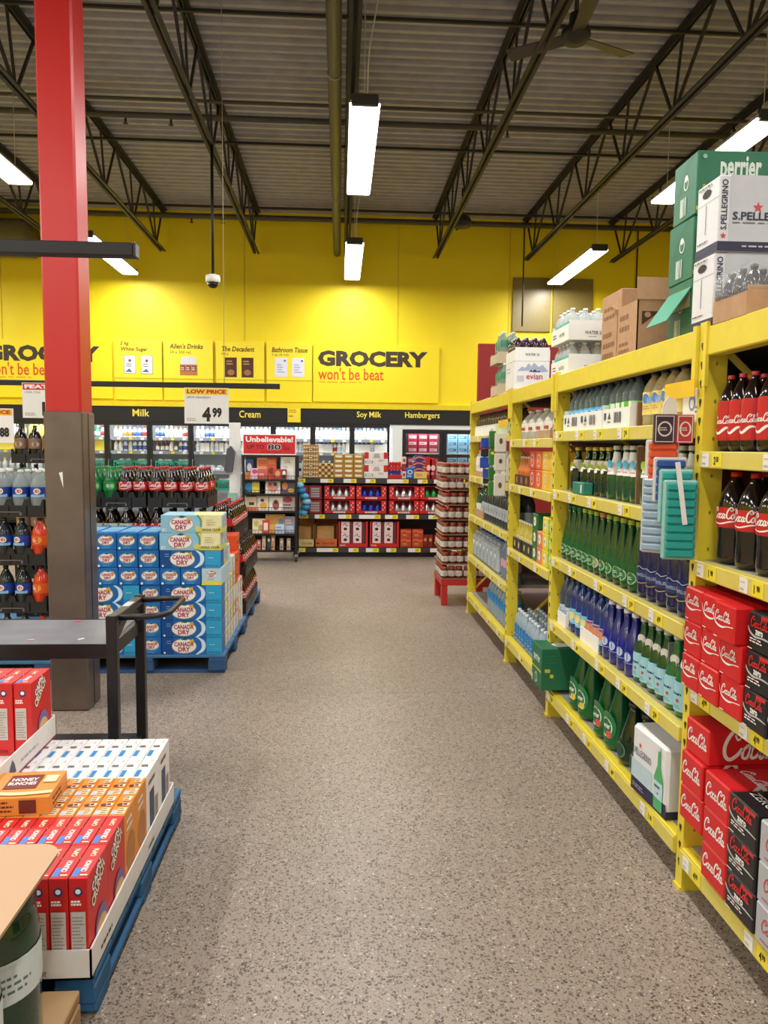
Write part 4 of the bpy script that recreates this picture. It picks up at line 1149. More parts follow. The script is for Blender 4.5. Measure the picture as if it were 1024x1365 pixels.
K_bigj = bottle('clear_jug', 'jug', .11, .36, M('a9bcc4', .1, trans=.55), M('4f7f9a', .4), (.3, .5), M('7fb0c4', .4), None, 14)
for yy in (5.05, 4.75, 4.45):
    put(K_bigj, (1.6, yy, .2065), 'large clear water jug at the back of the narrow bay', 'clear jugs')
# ================= bay C
K_dk = bottle('dark_cap_bottle', 'water', .04, .19, M('6a5a4e', .15, trans=.3), M('1d1718', .4), (.1, .45), M('ece9e2', .4), None, 10)
for i in range(14):
    for r in (0, 1):
        shelf(K_dk, 6.78-i*.1, 1.6565, '%s dark-capped bottle in white tray on farthest bay top shelf' % ('front' if r == 0 else 'rear'), 'dark-capped bottles', 1.24, r)
for q, yy in enumerate((6.6, 6.15, 5.7)):
    put(tray(.42, .17, .07, (WHITE, WHITE, M('cfe3b4', .5))[q]), (1.315, yy, 1.6555), '%s tray under dark-capped bottles' % ('far white', 'middle white', 'pale green')[q], 'dark-cap trays', RZ)
K_wh = bottle('white_drink_bottle', 'water', .042, .23, M('e6e3de', .35), M('d8d5d0', .4), (.2, .6), M('efece6', .4), Dec().ell(0, .04, .015, .015, M('c9a27a', .4)), 12, 2)
for i in range(12):
    shelf(K_wh, 6.78-i*.11, 1.2975, 'white drink bottle on the second shelf of farthest bay', 'white drink bottles', 1.24)
put(tray(.4, .12, .045, KRAFT), (1.29, 6.58, 1.2975), 'low kraft tray under the white drink bottles', None, RZ)
K_dw = bottle('dark_water_bottle', 'water', .045, .3, M('46525e', .12, trans=.3, coat=.4), M('2a2d34', .4), (.2, .5), M('b9c2ca', .4), Dec().lines(-.03, .02, .03, .07, M('5a6a8a', .4), 3), 12, 2)
for i in range(12):
    for r in (0, 1):
        shelf(K_dw, 6.45-i*.1, .9375, '%s dark water bottle on middle shelf of farthest bay' % ('front' if r == 0 else 'rear'), 'dark water bottles', 1.24, r)
put(bottle('green_water_jug', 'jug', .1, .3, M('3f7a58', .12, trans=.35), M('dfe3e0', .4), (.1, .4), M('e4e8e2', .4), None, 14), (1.34, 6.7, .9375), 'green tinted jug at the far end of middle shelf')
put(tray(.4, .12, .07, KRAFT), (1.29, 6.55, .9375), 'kraft tray at the far end of middle shelf', None, RZ)
# flat-sided water jugs
GB = M('c0ced8', .15, trans=.2, var=.04)
b = MB().box(-.073, .073, -.1, .1, 0, .21, GB, .022).box(-.055, .055, -.08, .08, .21, .235, GB, .012)
K_case = Kit('square_water_jug', 'jug', b.mesh('square_water_jug'), [('cap', MB().lathe([(.03, .235), (.03, .262)], M('2a4aa8', .4), 10).mesh('cap')), ('printed_label', MB().dec(Dec().poly([(-.03, .15), (.03, .15), (0, .1)], M('eef3f5', .4)).lines(-.03, .04, .03, .08, M('8fa6c0', .4), 2), (0, -.1, 0), (1, 0, 0), (0, 0, 1)).mesh('printed_label', False))], .15, .2, .315)
for i in range(7):
    shelf(K_case, 6.78-i*.157, .5615, 'square water jug with blue cap on lower shelf of farthest bay', 'square water jugs', 1.235)
K_pk = bottle('lilac_water_bottle', 'water', .045, .3, M('8f9cc0', .12, trans=.3), M('cfd3e2', .4), (.3, .5), M('d6a8bc', .4), None, 12)
for i in range(4):
    shelf(K_pk, 5.64-i*.098, .5615, 'lilac tinted water bottle beside the square jugs', 'lilac water bottles', 1.24)
K_wb = bottle('blue_label_bottle', 'water', .04, .27, M('b4c6cf', .1, trans=.4), M('cfd8dc', .4), (.4, .66), M('2f8fd0', .35), None, 12)
for i in range(7):
    for r in (0, 1):
        shelf(K_wb, 6.12-i*.098, .2015, '%s clear bottle with blue label on farthest bay floor shelf' % ('front' if r == 0 else 'rear'), 'blue-label bottles, floor shelf', 1.24, r)
# ================= hanging clip strips
def clip_strip(x, y, z1, z0, label, pieces):
    t = thing('clip_strip', label, 'display strip', (x, y, 0))
    ob('strip', MB().box(-.012, .012, -.002, .002, z0, z1, M('e2e2e4', .3)).mesh('strip'), t)
    if x < 1.19:
        ob('hook_arm', MB().bar((0, .004, min(z1-.004, 1.635)), (1.206-x, .004, min(z1-.004, 1.635)), .006, .006, M('8a8a8e', .4, .6)).mesh('hook_arm'), t)
    for nm, mat, (cx, w_, za, zb, dp), dc in pieces:
        o = ob(nm, MB().box(-w_/2, w_/2, -dp, 0, 0, zb-za, mat, .006).mesh(nm), t, (cx, 0, za))
        if dc:
            ob('printed_design', MB().dec(dc, (-w_/2, -dp, 0), (1, 0, 0), (0, 0, 1)).mesh('printed_design', False), o)
WPK = M('d6d4cc', .4)
clip_strip(1.165, 5.42, 1.68, 1.2, 'strip of white pouches hanging at the far upright', [('pouch', WPK, (0, .085, 1.52+.0, 1.66, .03), Dec().ell(.042, .08, .013, .022, M('6a4a3a', .5))), ('pouch', WPK, (0, .085, 1.385, 1.51, .03), Dec().ell(.042, .07, .013, .018, M('6a4a3a', .5))), ('pouch', WPK, (.0, .085, 1.2, 1.36, .03), Dec().ell(.042, .08, .013, .022, M('6a4a3a', .5)))])
GRP = M('2f7030', .4)
clip_strip(1.17, 5.75, 1.7, 1.2, 'strip of green pouches hanging left of the white pouches', [('pouch', GRP, (0, .05, 1.55, 1.68, .04), None), ('pouch', M('3f8238', .4), (0, .05, 1.42, 1.54, .04), Dec().ell(.025, .09, .015, .012, YTAG)), ('pouch', GRP, (0, .05, 1.3, 1.4, .04), None), ('pouch', M('3f8238', .4), (0, .05, 1.18, 1.29, .04), None)])
BLP = M('2748b4', .4)
clip_strip(1.165, 6.0, 1.64, 1.25, 'strip of blue packets hanging at the farthest bay', [('packet', BLP, (0, .07, 1.55, 1.63, .04), None), ('packet', M('25232c', .5), (0, .065, 1.48, 1.54, .03), None), ('packet', BLP, (0, .08, 1.39, 1.475, .04), None), ('packet', BLP, (.02, .07, 1.31, 1.38, .04), None), ('packet', M('25232c', .5), (.02, .06, 1.265, 1.305, .03), None)])
# ice-cube trays and playing cards at the near upright
TRAYC = {'teal': M('1f9c96', .3, var=.03), 'blue': M('1f4f9a', .3), 'orange': M('e2552a', .3)}
CLIP = M('e6e4e2', .25, trans=.25)
def ice_pack(loc, rz, n, mat, label, w=.105, ph=.028, film=CLIP, strap=False):
    t = thing('ice_cube_tray', label, 'ice tray', loc, rz, 'hanging ice cube trays')
    H_ = n*ph+.016
    ob('backing', MB().box(-w/2-.005, w/2+.005, -.006, .016, -H_, 0, film, .006).mesh('backing'), t)
    for k in range(n):
        ob('cube_cell', MB().box(-w/2+.003, w/2-.003, -.02, -.006, -.01-(k+1)*ph+.0025, -.01-k*ph, mat, .005).mesh('cube_cell'), t)
    if strap:
        ob('hang_strap', MB().bar((-.02, -.024, .06), (.012, -.024, -H_*.55), .016, .002, M('e9e9ea', .3)).mesh('hang_strap'), t)
    return t
TF = M('9fd4d0', .25, trans=.2)
ice_pack((1.138, 2.44, 1.45), R(-10), 9, TRAYC['teal'], 'long teal ice cube tray hanging in front at near upright', .1, film=TF, strap=True)
ice_pack((1.137, 2.475, 1.485), R(-12), 6, TRAYC['teal'], 'teal ice cube tray just behind the front one', .1, film=TF)
ice_pack((1.13, 2.51, 1.525), R(-12), 5, TRAYC['blue'], 'navy ice cube tray hanging behind the teal ones', .1)
ice_pack((1.118, 2.55, 1.585), R(-14), 8, TRAYC['orange'], 'orange ice cube tray hanging at the back of the bunch', .1)
ice_pack((1.1, 2.53, 1.46), R(-40), 9, M('9fb8cf', .3, trans=.15), 'pale blue ice cube tray hanging left of the teal ones', .1)
t = thing('playing_cards', 'twin pack of purple and red playing cards on the hook', 'cards', (1.15, 2.53, 1.572), R(-8))
for k, (mt, w_) in enumerate(((M('3a2338', .4), .07), (M('b3343a', .4), .058))):
    x = -.04+k*.068
    o = ob('card_deck', MB().box(x-w_/2, x+w_/2, -.02, 0, 0, .098, mt, .002).mesh('card_deck'), t)
    ob('printed_design', MB().dec(Dec().rect(.004, .004, w_-.004, .094, OFFW).rect(.007, .007, w_-.007, .091, mt).ell(w_/2, .049, w_*.34, .026, OFFW, ring=.005).lines(w_*.25, .042, w_*.75, .056, OFFW, 2), (x-w_/2, -.02, 0), (1, 0, 0), (0, 0, 1)).mesh('printed_design', False), o)
ob('clear_bag', MB().prism([(-.05, .1), (.0, .1), (.0, .13), (-.015, .155), (-.03, .16), (-.045, .135)], -.018, -.004, M('f2eeee', .2, trans=.3)).mesh('clear_bag'), t)

# ================= on top of the rack
z = TOPZ
PG = M('1f6e4e', .5, var=.04)
PLOGO = M('d8e4da', .5)
def perrier_face(w, h):
    d = Dec().text('perrier', w*.2, h*.46, h*.46, PLOGO, 'l', w=w*.36, bold=.03).lines(w*.05, h*.25, w*.2, h*.5, M('9aa83a', .5), 2).rect(0, h*.06, w*.32, h*.12, M('d2b634', .5)).ell(w*.38, h*.3, w*.03, h*.09, M('c9b95a', .5), ring=.008).ell(w*.33, h*.27, w*.02, h*.05, M('c9b95a', .5), ring=.005).ell(w*.43, h*.27, w*.02, h*.05, M('c9b95a', .5), ring=.005)
    d.ell(w*.06, h*.9, .008, .008, M('8fb8a4', .5))
    return d
def drop_face(w, h):
    d = Dec().ell(w*.55, h*.6, .02, .026, PLOGO, ring=.005).ell(w*.55, h*.68, .014, .012, PLOGO)
    d.stroke([(w*.1, h*.2), (w*.4, h*.7), (w*.8, h*.98)], .002, M('175238', .5)).rect(0, h*.48, w, h*.485, M('175238', .5)).bars(w*.35, h*.08, w*.6, h*.38, PLOGO, 6)
    return d
kk = carton('green_water_case', .195, .42, .222, PG, {'front': drop_face(.195, .222), 'right': perrier_face(.42, .222)}, .004)
POSW = ('bottom', 'middle', 'top')
for l in range(3):
    tt = put(kk, (1.28+.21, 2.825+(.0, .012, -.01)[l], z+l*.223), 'green sparkling water case, %s of the stack on the rack' % POSW[l], 'green water cases', RZ+(.0, .02, -.02)[l])
    if l == 0:
        ob('carton_flap', MB().prism([(-.095, .0), (.095, .0), (.09, .15), (-.09, .15)], -.003, 0, M('3a9a7a', .5)).dec(Dec().ell(.095, .075, .025, .032, PLOGO, ring=.006).ell(.095, .09, .016, .014, PLOGO), (-.095, -.003, 0), (1, 0, 0), (0, 0, 1)).mesh('carton_flap'), tt, (0, -.212, .19), rot=(R(145), 0, 0))
        ob('open_slot', MB().box(-.085, .085, -.2125, -.2105, .12, .19, M('cdb9a0', .6)).mesh('open_slot'), tt)
SW2 = M('dedee4', .45, var=.02)
def sp_end(w, h):
    d = Dec().rect(0, 0, w, h*.13, SPB).rect(0, h*.72, w, h*.725, TINY).ell(w*.45, h*.85, w*.2, h*.055, INK).rect(w*.44, h*.3, w*.46, h*.7, INK).lines(w*.1, h*.18, w*.75, h*.22, SPB, 1).lines(w*.1, h*.92, w*.9, h*.97, TINY, 1)
    return d
def sp_side(w, h):
    d = Dec().rect(0, 0, w, h*.13, SPB).rect(.036, h*.13, w, h, M('c9cbd2', .45)).text('S.PELLEGRINO', .028, h*.28, .02, SPB, 'l', w=h*.66, bold=.02, rot=90)
    star(d, .018, h*.2, .011, STR); star(d, .13, h*.58, .018, STR)
    d.text('S.PELLEGRINO', .046, h*.41, .026, SPB, 'l', w=.25, bold=.025).lines(.046, h*.36, .29, h*.39, TINY, 1).lines(.08, h*.04, w*.6, h*.09, M('b9b8cc', .5), 1)
    return d
kk = carton('mineral_water_case', .15, .4, .24, SW2, {'front': sp_end(.15, .24), 'right': sp_side(.4, .24)}, .004)
for l in range(2):
    put(kk, (1.22+.2-(.0 if l else .0), 2.52-(.01 if l else 0), z+l*.241), 'white mineral water case, %s of two on the rack' % ('lower', 'upper')[l], 'mineral water cases', RZ)
# kraft tray of dark bottles in film
kk = tray(.2, .36, .07, KRAFT)
put(kk, (1.385, 2.31, z), 'kraft tray of dark bottles at the rack top right', None, RZ)
K_db = bottle('dark_drink_bottle', 'water', .03, .15, M('2b2340', .12, coat=.5), M('3a2a2a', .4), (.2, .5), M('4a3f66', .4), None, 12)
for i in range(3):
    for r in range(5):
        put(K_db, (1.245+r*.064, 2.375-i*.064, z+.005), 'dark purple bottle wrapped in the kraft tray', 'dark bottles in kraft tray', 0)
thing('shrink_film', 'clear film over the dark bottles in kraft tray', 'wrap', (1.385, 2.31, z), me=MB().box(-.186, .186, -.106, .106, .06, .158, M('f0f4f4', .08, trans=.82, var=.02), .02).mesh('shrink_film'))
# kraft boxes
kk = carton('kraft_case', .26, .36, .35, KRAFT, {'front': Dec().lines(.03, .22, .23, .3, KRAFTD, 2).lines(.03, .03, .2, .18, KRAFTD, 3), 'right': Dec().rect(0, .255, .36, .258, KRAFTD).lines(.02, .16, .1, .24, KRAFTD, 2)})
put(kk, (1.5, 3.66, z), 'closed kraft case behind the open one on rack', None, RZ)
w, dp_, h = .24, .3, .25
b = MB()
th = .005
b.box(-w/2, w/2, -dp_/2, dp_/2, 0, th, KRAFT).box(-w/2, -w/2+th, -dp_/2, dp_/2, th, h, KRAFT).box(w/2-th, w/2, -dp_/2, dp_/2, th, h, KRAFT).box(-w/2, w/2, -dp_/2, -dp_/2+th, th, h, KRAFT).box(-w/2, w/2, dp_/2-th, dp_/2, th, h, KRAFT)
t = thing('open_kraft_case', 'open kraft case with raised flap on the rack', 'carton', (1.45, 3.4, z), RZ, me=b.mesh('open_kraft_case'))
ob('flap', MB().box(0, .1, -dp_/2, dp_/2, -.004, 0, KRAFT).mesh('flap'), t, (w/2, 0, h), rot=(0, R(-100), 0))
ob('flap', MB().box(-.1, 0, -dp_/2, dp_/2, -.004, 0, KRAFT).mesh('flap'), t, (-w/2, 0, h), rot=(0, R(20), 0))
ob('printed_design', MB().dec(Dec().lines(.03, .12, .2, .22, KRAFTD, 2).lines(.03, .03, .2, .09, KRAFTD, 2), *FACE['front'](w, dp_, h)).dec(Dec().poly([(.02, .2), (.1, .2), (.02, .14)], M('4a3020', .6)).ell(.045, .185, .014, .012, KRAFT), *FACE['right'](w, dp_, h)).mesh('printed_design', False), t)
# trays of clear bottles, teal band
K_tb = bottle('clear_teal_bottle', 'water', .034, .17, CLB, M('f4f4f4', .4), (.42, .56), M('3fb0a0', .35), None, 12)
def stocked(kit, k_b, cx, cy, z, nx, ny, sp, lab_t, lab_b, grp):
    put(kit, (cx, cy, z), lab_t, None, RZ)
    for i in range(nx):
        for j in range(ny):
            put(k_b, (cx-(nx-1)*sp/2+i*sp, cy-(ny-1)*sp/2+j*sp, z+.005), lab_b, grp)
dt = Dec().text('WATER 24', .14, .03, .018, M('4a4a50', .5), w=.1, bold=.02).lines(.11, .015, .17, .022, TINY, 1)
kk = tray(.32, .285, .085, WHITE, Dec().lines(.03, .03, .12, .06, INK, 2).text('WATER', .2, .03, .02, M('4a4a50', .5)))
kk.parts.append(('printed_design', MB().dec(dt, (.16, -.1425, 0), (0, 1, 0), (0, 0, 1)).mesh('printed_design', False)))
stocked(kk, K_tb, 1.37, 4.2, z, 4, 4, .07, 'lower white tray of clear teal-band bottles on the rack', 'clear bottle with teal band in the lower tray', 'bottles in the lower tray')
stocked(kk, K_tb, 1.365, 4.19, z+.18, 4, 4, .07, 'upper white tray of clear teal-band bottles on the rack', 'clear bottle with teal band in the upper tray', 'bottles in the upper tray')
# evian carton with a tray of purple bottles on it
d = Dec()
MT = M('a9b4d0', .5)
d.poly([(.02, 0.130), (.05, 0.160), (.08, 0.155), (.1, 0.185), (.12, 0.165), (.14, 0.190), (.17, 0.160), (.2, 0.175), (.24, 0.130), (.2, 0.125), (.1, 0.135)], MT).poly([(.1, 0.125), (.12, 0.140), (.13, 0.128)], M('33405e', .5)).poly([(.125, 0.125), (.145, 0.145), (.165, 0.125)], M('33405e', .5)).poly([(.16, 0.125), (.175, 0.137), (.185, 0.125)], M('33405e', .5))
d.text('evian', .085, .075, .04, M('c8506a', .5), 'l', w=.115, bold=.012).bars(.02, .06, .07, .1, M('c4cade', .5), 5).rect(0, .004, .25, .009, M('e5a0b0', .5))
EV = carton('spring_water_case', .27, .25, .2, M('eeeef0', .45), {'front': Dec().lines(.03, .12, .2, .17, M('b9bfd0', .5), 2).rect(0, .004, .27, .009, M('e5a0b0', .5)), 'right': d}, .004)
put(EV, (1.335, 5.36, z), 'white spring water case with mountains and red lettering', None, RZ)
kk = tray(.27, .25, .075, WHITE, None)
kk.parts.append(('printed_design', MB().dec(Dec().text('WATER 24', .125, .035, .018, M('4a4a50', .5), w=.1, bold=.02), (.135, -.125, 0), (0, 1, 0), (0, 0, 1)).mesh('printed_design', False)))
K_pu = bottle('purple_drink_bottle', 'water', .03, .165, M('3f2136', .12, trans=.1, coat=.5), M('d8d4da', .4), (.3, .5), M('55304a', .4), None, 10)
stocked(kk, K_pu, 1.335, 5.36, z+.201, 4, 4, .061, 'white tray of purple bottles on the spring water case', 'dark purple bottle in white tray on the spring water case', 'purple bottles on the rack')
# soft packs of clear bottles with kraft base
K_gb = bottle('clear_green_bottle', 'water', .035, .24, M('b5cabf', .1, trans=.5), M('dfe6e2', .4), (.5, .72), M('3f8a6a', .35), None, 10)
kk = tray(.25, .2, .07, M('c9b79a', .7))
stocked(kk, K_gb, 1.3, 5.86, z, 2, 3, .075, 'kraft-based pack of clear green bottles, lower one on far rack', 'clear green bottle in the lower far pack', 'bottles in lower far pack')
stocked(kk, K_gb, 1.3, 5.9, z+.245, 2, 3, .075, 'kraft-based pack of clear green bottles, upper one on far rack', 'clear green bottle in the upper far pack', 'bottles in upper far pack')
# ================================================================== candy gondola
GY = 10.45
def gx(x):
    return -.6+(x-395)*.01046
t = thing('candy_gondola', 'black three-shelf gondola stocked with boxed chocolates', 'shelf unit', (0, GY, 0))
X0, X1 = gx(391), gx(640)
GM = M('2b2829', .5)
ob('back_panel', MB().box(X0, X1, .46, .48, .05, 1.05, BLACK).mesh('back_panel'), t)
ob('base', MB().box(X0, X1, .05, .48, 0, .1, BLACK).mesh('base'), t)
for z in (1.11, .61, .14):
    o = ob('shelf_board', MB().box(X0, X1, 0, .48, z-.035, z, GM).mesh('shelf_board'), t)
    ob('price_rail', MB().box(X0, X1, -.012, 0, z-.07, z-.002, M('3a3839', .4)).mesh('price_rail'), o)
    rs = random.Random(int(z*100))
    x = X0+.03
    while x < X1-.2:
        w_ = rs.choice((.14, .18, .3))
        a = MB().box(0, w_, -.003, 0, 0, .055, WTAG)
        a.box(w_-.08, w_, -.0045, -.003, 0, .055, YTAG)
        ob('price_tag', a.dec(Dec().text('2.99', .03, .012, .03, INK, w=.04), (w_-.08, -.0045, 0), (1, 0, 0), (0, 0, 1)).mesh('price_tag', False), o, (x, -.0125, z-.064))
        x += w_+rs.uniform(.06, .22)
for x in (X0+.01, gx(495), X1-.01):
    ob('side_post', MB().box(x-.015, x+.015, .44, .48, .05, 1.09, BLACK).mesh('side_post'), t)
def gput(k, x, z, label, group=None, dy=.02):
    return put(k, (gx(x), GY+dy+k.d/2, z), label, group)
GOLD = M('b58a45', .35, metal=.4, var=.1); GOLDL = M('e8d6a4', .4); BRN = M('5a2f1a', .5)
z = 1.1115
gput(carton('small_white_box', .085, .1, .2, OFFW, {'front': Dec().rect(.015, .09, .07, .13, INK).rect(.01, .02, .075, .03, RED)}), 399, z, 'narrow white box at left end of the top candy shelf')
dch = Dec()
for i in range(6):
    dch.ell(.02+i*.034, .075, .013, .013, GOLDL, 8)
dch.ell(.105, .05, .045, .02, BRN, 12).ell(.105, .05, .03, .01, GOLDL, 10)
for i in range(6):
    dch.ell(.02+i*.034, .02, .013, .013, GOLDL, 8)
kk = carton('hazelnut_chocolate_box', .21, .2, .114, M('a97f4c', .5, var=.08), {'front': dch})
for l in range(4):
    gput(kk, 414, z+l*.1145, 'tan hazelnut chocolate box, %s of the four-high stack' % ('bottom', 'second', 'third', 'top')[l], 'hazelnut chocolate boxes')
dd = Dec()
for i in range(5):
    for j in range(5):
        dd.ell(.025+i*.042, .025+j*.04, .015, .015, (GOLDL, BRN)[(i+j) % 2], 8)
gput(carton('dotted_gold_box', .21, .15, .2, GOLD, {'front': dd}), 434, z, 'gold box dotted with round chocolates')
kk = carton('gold_chocolate_bar_box', .135, .2, .066, GOLD, {'front': Dec().rect(.02, .018, .115, .05, GOLDL).rect(.03, .028, .1, .04, WHITE)})
for c in range(3):
    for l in range(5):
        gput(kk, 451+c*13.2, z+l*.0668, 'gold chocolate box, level %s in the %s gold column' % (('one', 'two', 'three', 'four', 'five')[l], ('left', 'middle', 'right')[c]), 'gold chocolate boxes')
kk = carton('white_red_candy_box', .33, .2, .18, M('e9e4e2', .45), {'front': Dec().rect(.0, .09, .06, .18, RED).rect(.27, .09, .33, .18, RED).poly([(.12, .1), (.14, .16), (.2, .16), (.22, .1)], M('b9b2ae', .5)).rect(.015, .03, .12, .06, INK).rect(.025, .036, .11, .054, WHITE).lines(.2, .05, .3, .08, M('c98a86', .5), 2)})
for l in range(2):
    gput(kk, 501, z+l*.181, 'white candy box with red corners, %s of two' % ('lower', 'upper')[l], 'white and red candy boxes')
def pouch_tray(mat, lip, label, x, z):
    b = MB().box(-.095, .095, -.08, .08, 0, .05, lip)
    for q in range(4):
        b.box(-.09+q*.045, -.05+q*.045, -.07, .07, .05, .115, mat, .012)
    return thing('candy_pouch_tray', label, 'candy', (gx(x), GY+.1, z), me=b.mesh('candy_pouch_tray'))
pouch_tray(M('2a3a9a', .35), RED, 'tray of blue candy pouches, under the red ones', 526.5, z)
pouch_tray(M('c8262a', .35), RED, 'tray of red candy pouches on the blue ones', 526.5, z+.116)
for l in range(3):
    gput(carton('tube_box', .055, .1, .1, (OFFW, M('7a3a30', .5), OFFW)[l], {'front': Dec().ell(.027, .05, .018, .025, RED)}), 538.5, z+l*.101, 'narrow candy box, %s of a three-high pile' % POSW[l], 'narrow candy boxes')
gput(carton('blue_cookie_box', .12, .1, .15, M('1f6fc0', .4), {'front': Dec().ell(.06, .09, .035, .03, WHITE).ell(.06, .09, .025, .02, M('1f6fc0', .4)).lines(.02, .02, .1, .05, WHITE, 2)}), 546.5, z, 'small bright blue box on the top candy shelf')
gput(carton('yellow_cookie_box', .18, .12, .095, M('e6c46a', .4), {'front': Dec().lines(.03, .03, .15, .07, M('a0522a', .5), 2)}), 560.5, z, 'pale yellow box under the purple packs', None, 0)
PUR = M('4a2f86', .35)
for l in range(4):
    thing('purple_candy_pack', 'purple and orange candy pack, %s of the leaning pile' % ('bottom', 'second', 'third', 'top')[l], 'candy', (gx(560)+(l % 2)*.01, GY+.22, z+l*.082), group='purple candy packs',
          me=MB().prism([(-.085, 0), (.085, .0), (.09, .045), (.03, .08), (-.07, .07), (-.09, .04)], -.08, .08, PUR).dec(Dec().stroke([(.0, .02), (.06, .05), (.12, .045), (.17, .02)], .02, M('e08a3c', .4)), (-.09, -.08, 0), (1, 0, 0), (0, 0, 1)).mesh('purple_candy_pack'))
def foil_bag(w, h, d, mat):
    return MB().prism([(-w/2, 0), (w/2, 0), (w/2*.95, h*.8), (w/2, h), (-w/2, h), (-w/2*.95, h*.8)], -d/2, d/2, mat)
for i, (x, mt, nm) in enumerate(((572, M('cf2626', .3), 'bright red'), (578, M('b81f2a', .3), 'deep red'), (586, M('a88a9c', .3), 'mauve'), (593, M('8f4a50', .3), 'brown red'))):
    thing('candy_bag', '%s candy bag standing on the top candy shelf' % nm, 'candy', (gx(x), GY+.1, z), group='candy bags', me=foil_bag(.09, .3-.03*i, .06, mt).dec(Dec().ell(.045, .15, .03, .04, M('f0d0c8', .5)).lines(.02, .05, .07, .09, WHITE, 2), (-.045, -.03, 0), (1, 0, 0), (0, 0, 1)).mesh('candy_bag'))
# middle shelf: red display boxes with foil cones
z = .6115
def display_box(x, z, w, h, cone, label, txt='KISSES'):
    b = MB().box(-w/2, w/2, -.12, .12, 0, .006, RED).box(-w/2, w/2, .114, .12, 0, h, RED).box(-w/2, w/2, -.12, -.114, 0, h*.22, RED)
    b.box(-w/2, -w/2+.07, -.12, -.114, h*.22, h, RED).box(w/2-.07, w/2, -.12, -.114, h*.22, h, RED).box(-w/2, -w/2+.006, -.114, .114, 0, h, RED).box(w/2-.006, w/2, -.114, .114, 0, h, RED).box(-w/2, w/2, -.12, .12, h-.006, h, RED)
    t = thing('chocolate_display_box', label, 'box', (gx(x), GY+.14, z), group='red chocolate display boxes', me=b.mesh('chocolate_display_box'))
    d = Dec()
    for s in (.035, w-.035):
        for j in range(4):
            d.ell(s+(.012 if j % 2 else -.012), h*.3+j*h*.16, .008, .012, M('f2c9c4', .5), 8)
    d.text(txt, w*.5, h*.05, h*.12, WHITE, w=w*.4, bold=.03)
    ob('printed_design', MB().dec(d, (-w/2, -.12, 0), (1, 0, 0), (0, 0, 1)).mesh('printed_design', False), t)
    n = 3
    cm = MB().lathe([(.052, 0), (.055, .02), (.04, .07), (.018, .12), (.004, .15)], cone, 10).mesh('foil_cone')
    for q in range(n):
        ob('foil_cone', cm, t, ((q-1)*(w-.14)/3*1.05, -.02, h*.12))
SIL = M('c9ccd2', .25, metal=.7, var=.15, sc=60); BLF = M('1f3fb0', .25, metal=.4, var=.15, sc=60); GRF = M('1f9a4a', .25, metal=.4, var=.15, sc=60)
for l in range(2):
    wl = ('lower', 'upper')[l]
    for x, cm, nm in ((452.5, SIL, 'first'), (495, BLF, 'blue-foil'), (539, SIL, 'third'), (580, GRF if l else SIL, 'rightmost')):
        display_box(x, z+l*.2, .42, .195, cm, '%s red display box of foil-wrapped chocolates, %s row' % (nm, wl))
    for x, nm in ((402, 'left'), (420, 'right')):
        d = Dec()
        for j in range(4):
            d.rect(.03, .03+j*.035, .15, .055+j*.035, M('a8a4a6', .4))
        gput(carton('dark_red_multipack', .18, .2, .19, M('8e2126', .45), {'front': d}), x, z+l*.2, 'dark red multipack with grey panel, %s one, %s row' % (nm, wl), 'dark red multipacks')
# bottom shelf
z = .1415
def open_case(x, w, h, mat, lip, label, txt):
    b = MB().box(-w/2, w/2, -.15, .15, 0, .006, mat).box(-w/2, w/2, .144, .15, 0, h, mat).box(-w/2, -w/2+.006, -.15, .15, 0, h*.85, mat).box(w/2-.006, w/2, -.15, .15, 0, h*.85, mat).box(-w/2, w/2, -.15, -.144, 0, h*.3, lip)
    b.box(-w/2+.02, w/2-.05, -.05, .1, .006, h*.75, M('c99a5c', .7, var=.1))
    t = thing('open_display_case', label, 'box', (gx(x), GY+.17, z), me=b.mesh('open_display_case'))
    ob('printed_design', MB().dec(Dec().text(txt, w*.6, h*.1, h*.1, INK, w=w*.55, sh=.2).lines(w*.06, h*.08, w*.25, h*.2, INK, 1), (-w/2, -.15, 0), (1, 0, 0), (0, 0, 1)).mesh('printed_design', False), t)
open_case(406, .27, .36, M('c58f4a', .7), M('d8bd7a', .6), 'yellow-lipped open kraft display case on the bottom candy shelf', 'Chocolate')
open_case(435, .31, .38, M('a8622f', .7), M('c8662a', .6), 'orange-brown open kraft display case on the bottom candy shelf', 'Favourites')
PK = M('ecd5d6', .45)
for x, nm in ((471, 'left'), (513, 'right')):
    w, h = .41, .36
    t = thing('red_display_case', 'red display case with pink heart boxes, %s one' % nm, 'box', (gx(x), GY+.15, z), group='red display cases', me=MB().box(-w/2, w/2, -.13, .13, 0, .05, RED).box(-w/2, w/2, .12, .13, .05, h, RED).box(-w/2, -w/2+.02, -.13, .13, .05, h, RED).box(w/2-.03, w/2, -.13, .13, .05, h, RED).dec(Dec().text('Lindt', .06, .015, .025, WHITE), (-w/2, -.13, 0), (1, 0, 0), (0, 0, 1)).mesh('red_display_case'))
    d = Dec().stroke([(.02, .1), (.05, .12), (.08, .09), (.1, .11)], .008, M('7a2a3a', .5)).ell(.06, .05, .025, .02, M('3a1a1e', .5)).ell(.06, .13, .008, .008, RED)
    me = MB().box(-.06, .06, -.05, .05, 0, .15, PK, .004).dec(d, (-.06, -.05, 0), (1, 0, 0), (0, 0, 1)).mesh('pink_box')
    sm = MB().box(-.022, .022, -.05, .05, 0, .15, M('6e2a35', .5), .003).mesh('dark_box')
    for c in range(2):
        for l in range(2):
            ob('pink_box', me, t, (-.11+c*.17, -.06, .052+l*.152))
            ob('dark_box', sm, t, (-.023+c*.17, -.05, .052+l*.152))
